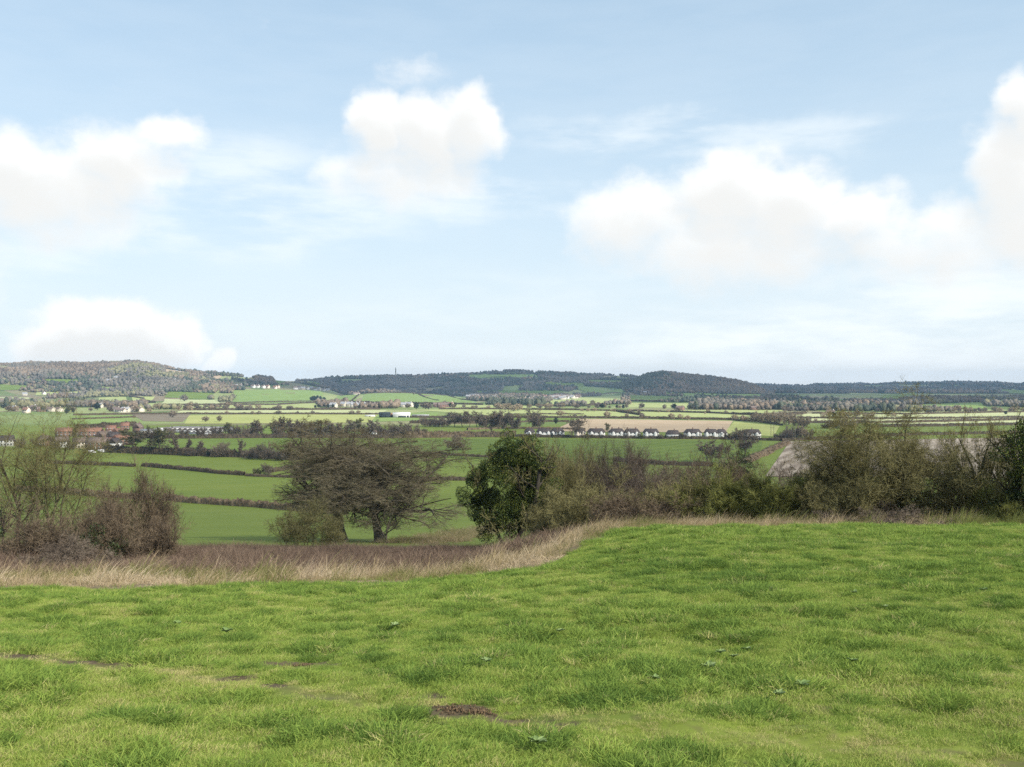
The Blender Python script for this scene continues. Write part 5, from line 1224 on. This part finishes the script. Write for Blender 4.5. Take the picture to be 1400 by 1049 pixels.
# trees dotted over the far vale: light one-mesh copies of a few kinds
def far_tree_mesh(seed, h, w, mat, n=420, trunk=True, flat=.2, size=.75):
    q = np.random.default_rng(seed); b = MB()
    if trunk: tubes(b, np.array([[[0, 0, -1], [0, 0, h * .55]]]), np.array([[.45, .2]]), 5, 1)
    u = norm(q.normal(0, 1, (n, 3))); rad = q.uniform(.25, 1, n) ** .5
    lump = 1 + .25 * np.sin(u[:, 0] * 4 + seed) * np.cos(u[:, 1] * 5) + .15 * np.sin(u[:, 2] * 7)
    c = u * (rad * lump)[:, None] * np.array([w / 2, w / 2, h * .42]) + np.array([0, 0, h * .56])
    leaves(b, q, c, size, flat=flat)
    me = b.mesh('tree'); me.materials.append(M[mat]); me.materials.append(M['bark']); return me
FT = {'b': [far_tree_mesh(s, 10, 10, 'tree_far') for s in (1, 2)], 't': [far_tree_mesh(s, 10, 11, 'tree_tan') for s in (3, 4)], 'o': [far_tree_mesh(5, 10, 9, 'tree_olive')], 'e': [far_tree_mesh(6, 10, 6.5, 'evergreen', 600), far_tree_mesh(7, 10, 8, 'evergreen', 600)]}
TL = {'b': 'grey-brown bare tree dotted among the fields of the far vale', 't': 'sunlit tan-twigged bare tree dotted among the fields of the far vale', 'o': 'olive-twigged bare tree dotted among the fields of the far vale', 'e': 'small dark evergreen tree dotted among the fields of the far vale'}
def far_tree(px, py, hpx, k, name='tree'):
    w = W(px, py, 900); s = hpx / F * w[1] / 10; m = FT[k][int(px) % len(FT[k])]
    o = bpy.data.objects.new('far_tree', m); o.name = 'evergreen_tree' if k == 'e' else 'bare_tree'; COL.objects.link(o); o.location = tuple(w); o.rotation_euler = (0, 0, px % 6.28)
    ws = s * (.85 + (px * 1.37) % .5); o.scale = (ws, ws, s); tag(o, TL[k], 'tree', 'trees dotted over the far vale'); return o
named = [(427, 548.5, 6.5, 'e'), (430, 548.5, 7.5, 'e'), (434, 548.5, 8, 'e'), (438, 548.5, 7, 'e'), (443, 547.5, 4.5, 'e'), (569, 560, 10, 'e'), (540, 557, 9, 'e'), (582, 560, 11, 'b'), (586, 560, 9, 'b'), (608, 556, 8, 'b'), (677, 557, 5, 'e'), (680, 558, 4, 'e'), (318, 547, 9, 'b'), (236, 571, 10, 'b'), (300, 577, 9, 'b'),
         (281, 577, 8, 'b'), (616, 572, 9, 'b'), (766, 570, 9, 't'), (830, 572, 10, 't'), (708, 562, 10, 't'), (695, 562, 11, 't'), (702, 563, 9, 't'), (690, 561, 9, 't'), (800, 572, 5, 'b'), (786, 571, 5, 'b'), (857, 571, 6, 't'), (918, 574, 9, 't'), (930, 574, 8, 't'), (940, 575, 7, 't'), (878, 572, 7, 'b'),
         (310, 566.5, 5, 't'), (354, 567, 5, 'b'), (381, 567, 6, 'b'), (407, 566, 4, 'b'), (427, 566.5, 5, 'b'), (481, 567, 6, 'b'), (345, 567, 5, 't'), (490, 566, 5, 't'), (252, 549, 10, 'b'), (170, 561, 9, 'o'), (184, 563, 9, 't'), (150, 563, 10, 'b'), (133, 561, 11, 'e'), (100, 565, 7, 'e'), (91, 566, 7, 'e'),
         (1140, 571, 8, 'e'), (1150, 571, 8, 't'), (1160, 571, 9, 't'), (1172, 571, 10, 't'), (1190, 573, 9, 't'), (1125, 571, 7, 't'), (1375, 567, 5, 'e')]
for a in named: far_tree(*a)
q = np.random.default_rng(31)
belts = [((210, 560.5), (400, 561), 40, 5, 9, 'btbo'), ((250, 558), (330, 557.5), 16, 5, 9, 'tb'), ((430, 557), (640, 557.5), 42, 4, 7, 'btbe'), ((640, 559), (800, 558), 36, 4, 8, 'tbtb'), ((790, 562.5), (1010, 566), 30, 3, 6, 'tb'), ((800, 558), (1060, 561), 48, 4, 8, 'tbbe'),
         ((975, 575.5), (1100, 576), 14, 5, 9, 'tt'), ((1070, 563), (1420, 563), 46, 5, 9, 'tbtb'), ((1080, 577), (1200, 579), 12, 5, 8, 'tb'), ((0, 562), (210, 563.5), 36, 5, 10, 'btbot'), ((-20, 556), (200, 556), 26, 5, 9, 'btbo'), ((1110, 570), (1240, 571), 16, 5, 8, 't'), ((660, 551.5), (860, 553), 22, 3.5, 6, 'btb')]
nf = 0
for (x0, y0), (x1, y1), n, h0, h1, ks in belts:
    for _ in range(int(n * .62)):
        t = q.uniform(0, 1); far_tree(x0 + (x1 - x0) * t, y0 + (y1 - y0) * t + q.normal(0, .5), q.uniform(h0, h1), ks[q.integers(len(ks))]); nf += 1
print('far trees', nf + len(named))

# ------------------------------------------------------------------ WOODS ON THE HILLS (each wood reads as one mass)
def crown_proto(name, seed, h, w, mat, n=150, size=1.0, flat=.5):
    q = np.random.default_rng(seed); b = MB()
    u = norm(q.normal(0, 1, (n, 3)) + np.array([0, 0, .35])); rad = q.uniform(.35, 1, n) ** .5
    lump = 1 + .22 * np.sin(u[:, 0] * 5 + seed) * np.cos(u[:, 1] * 4 + seed)
    c = u * (rad * lump)[:, None] * np.array([w / 2, w / 2, h * .5]) + np.array([0, 0, h * .5])
    leaves(b, q, c[:n // 3], size * .8, flat=flat)
    # the massed crown itself: a lumpy dome, shaded as one body
    th, ph = np.meshgrid(np.arange(12) / 12 * 2 * np.pi, np.linspace(.02, np.pi * .93, 8))
    g = np.stack([np.sin(ph) * np.cos(th), np.sin(ph) * np.sin(th), np.cos(ph)], -1)
    k = (.86 + .16 * np.sin(g[..., 0] * 5 + seed) * np.cos(g[..., 1] * 4 + seed * 2) + .10 * np.sin(g[..., 2] * 9 + g[..., 0] * 6 + seed) + q.normal(0, .05, ph.shape))[..., None]
    v = g * k * np.array([w / 2, w / 2, h * .5]) + np.array([0, 0, h * .5]); i = np.arange(96).reshape(8, 12); j = np.roll(i, -1, 1)
    b.add(v, np.stack([i[:-1], i[1:], j[1:], j[:-1]], -1).reshape(-1, 4))
    return b.build(name, M[mat], link=False, smoothed=True)
WM = {'brown': [crown_proto('bare_crown', s, 10, 9.5, 'wood_brown') for s in (1, 2)], 'grey': [crown_proto('grey_crown', s, 10, 9.5, 'wood_grey') for s in (3, 4)], 'olive': [crown_proto('olive_crown', 5, 9, 9.5, 'wood_olive')], 'dark': [crown_proto('evergreen_crown', 6, 12, 7, 'wood_dark'), crown_proto('evergreen_crown', 7, 10, 9, 'wood_dark')]}
def inpoly(px, py, poly):
    c = np.zeros(px.shape, bool); n = len(poly)
    for i in range(n):
        (x1, y1), (x2, y2) = poly[i], poly[(i + 1) % n]
        if y1 == y2: continue
        k = ((y1 > py) != (y2 > py)) & (px < (x2 - x1) * (py - y1) / (y2 - y1) + x1); c ^= k
    return c
def wood(name, poly, d0, d1, spacing, mix, dens=1.0, patch=0, size=1.0, seed=0):
    """trees spread evenly over the ground that lies inside an outline, thinned where fields are"""
    q = np.random.default_rng(seed + 100); xs = [p[0] for p in poly]
    a0, a1 = (min(xs) - 700) / F, (max(xs) - 700) / F
    N = int((a1 - a0) * (d1 ** 2 - d0 ** 2) / 2 / spacing ** 2 * dens)
    a = q.uniform(a0, a1, N); d = np.sqrt(q.uniform(d0 ** 2, d1 ** 2, N)); x = a * d; z = H(x, d)
    px = 700 + F * a; py = HZ - (z - EYE) / d * F
    k = inpoly(px, py, poly)
    for cs in FIELD_PX: k &= ~inpoly(px, py, cs)
    if patch: k &= fbm(x / 130, d / 260, seed + 3, 3) > patch
    x, d, z = x[k], d[k], z[k]; n = len(x)
    keys = list(mix); protos = []; lo = []
    for m in keys: lo.append(len(protos)); protos += [o.copy() for o in WM[m]]
    fld = fbm(x / 260, d / 420, seed + 7, 3) + q.normal(0, .035, n)
    rank = np.argsort(np.argsort(fld)) / max(1, n - 1); cum = np.cumsum([mix[m] for m in keys]); cum = cum / cum[-1]
    sel = np.searchsorted(cum, rank - 1e-9); sel = np.clip(sel, 0, len(keys) - 1)
    idx = np.array([lo[s] for s in sel]) + (q.integers(0, 2, n) if n else 0) * np.array([len(WM[keys[s]]) > 1 for s in sel], int)
    s = q.uniform(.55, 1.35, n) * size * (.55 + .9 * fbm(x / 80, d / 80, seed + 11, 3))
    rot = np.stack([np.zeros(n), np.zeros(n), q.uniform(0, 6.28, n)], 1)
    print(name, n)
    if n: scatter(name, np.stack([x, d, z], 1), rot, np.stack([s, s, s * q.uniform(.8, 1.2, n)], 1), idx, protos)
wood('woods', [(-260, 490), (0, 488), (210, 487), (265, 508), (255, 521), (200, 516), (150, 520), (70, 513), (0, 516), (-260, 518)], 2650, 3950, 9, {'brown': 5, 'grey': 2, 'olive': 2}, seed=1)
wood('woods', [(-260, 515), (0, 513), (70, 510), (150, 517), (255, 518), (300, 523), (332, 528), (334, 538), (230, 538), (170, 539), (100, 537), (60, 539), (0, 531), (-260, 532)], 2650, 3900, 9.5, {'grey': 4, 'dark': 3, 'brown': 3, 'olive': 2}, seed=2)
wood('woods', [(-260, 530), (60, 537), (230, 537), (330, 538), (330, 552), (240, 560), (-260, 562)], 1400, 3400, 11, {'brown': 3, 'grey': 3, 'olive': 3, 'dark': 1.2}, patch=.47, seed=3)
wood('woods', [(250, 500), (300, 505), (420, 516), (472, 524), (462, 534), (430, 525), (335, 529), (300, 525), (258, 520)], 2700, 3950, 11, {'dark': 3, 'grey': 4, 'brown': 3}, patch=.33, seed=4)
wood('woods', [(300, 508), (520, 505), (740, 498), (905, 508), (862, 525), (790, 535), (690, 540), (640, 547), (560, 541), (470, 540), (450, 533), (430, 530), (300, 521)], 3700, 5450, 11, {'grey': 6, 'dark': 4, 'brown': 2}, patch=.33, size=1.1, seed=5)
wood('woods', [(770, 532), (860, 517), (905, 500), (1000, 511), (1040, 522), (1058, 542), (1048, 544), (940, 538), (870, 537)], 3400, 4650, 9.5, {'grey': 2, 'brown': 5, 'dark': 2}, size=1.05, seed=6)
wood('woods', [(770, 533), (870, 537), (1048, 543), (1170, 550), (1170, 563), (960, 562), (850, 559), (800, 548)], 1700, 4000, 11, {'grey': 4, 'brown': 3, 'dark': 3}, patch=.51, seed=7)
wood('woods', [(1030, 527), (1100, 529), (1170, 520), (1400, 514), (1520, 514), (1520, 548), (1370, 546), (1250, 547), (1180, 548), (1080, 548), (1054, 540)], 4600, 7700, 15, {'grey': 6, 'dark': 3, 'brown': 3}, patch=.46, size=1.3, seed=8)
wood('woods', [(1050, 546), (1180, 548), (1400, 544), (1520, 544), (1520, 564), (1400, 564), (1060, 563)], 1600, 5000, 12, {'brown': 4, 'grey': 5, 'olive': 2, 'dark': 2}, patch=.53, seed=9)
wood('woods', [(430, 534), (500, 534), (640, 546), (800, 536), (800, 556), (640, 559), (430, 559)], 1700, 3900, 12, {'brown': 4, 'grey': 4, 'dark': 1.5}, patch=.53, seed=10)
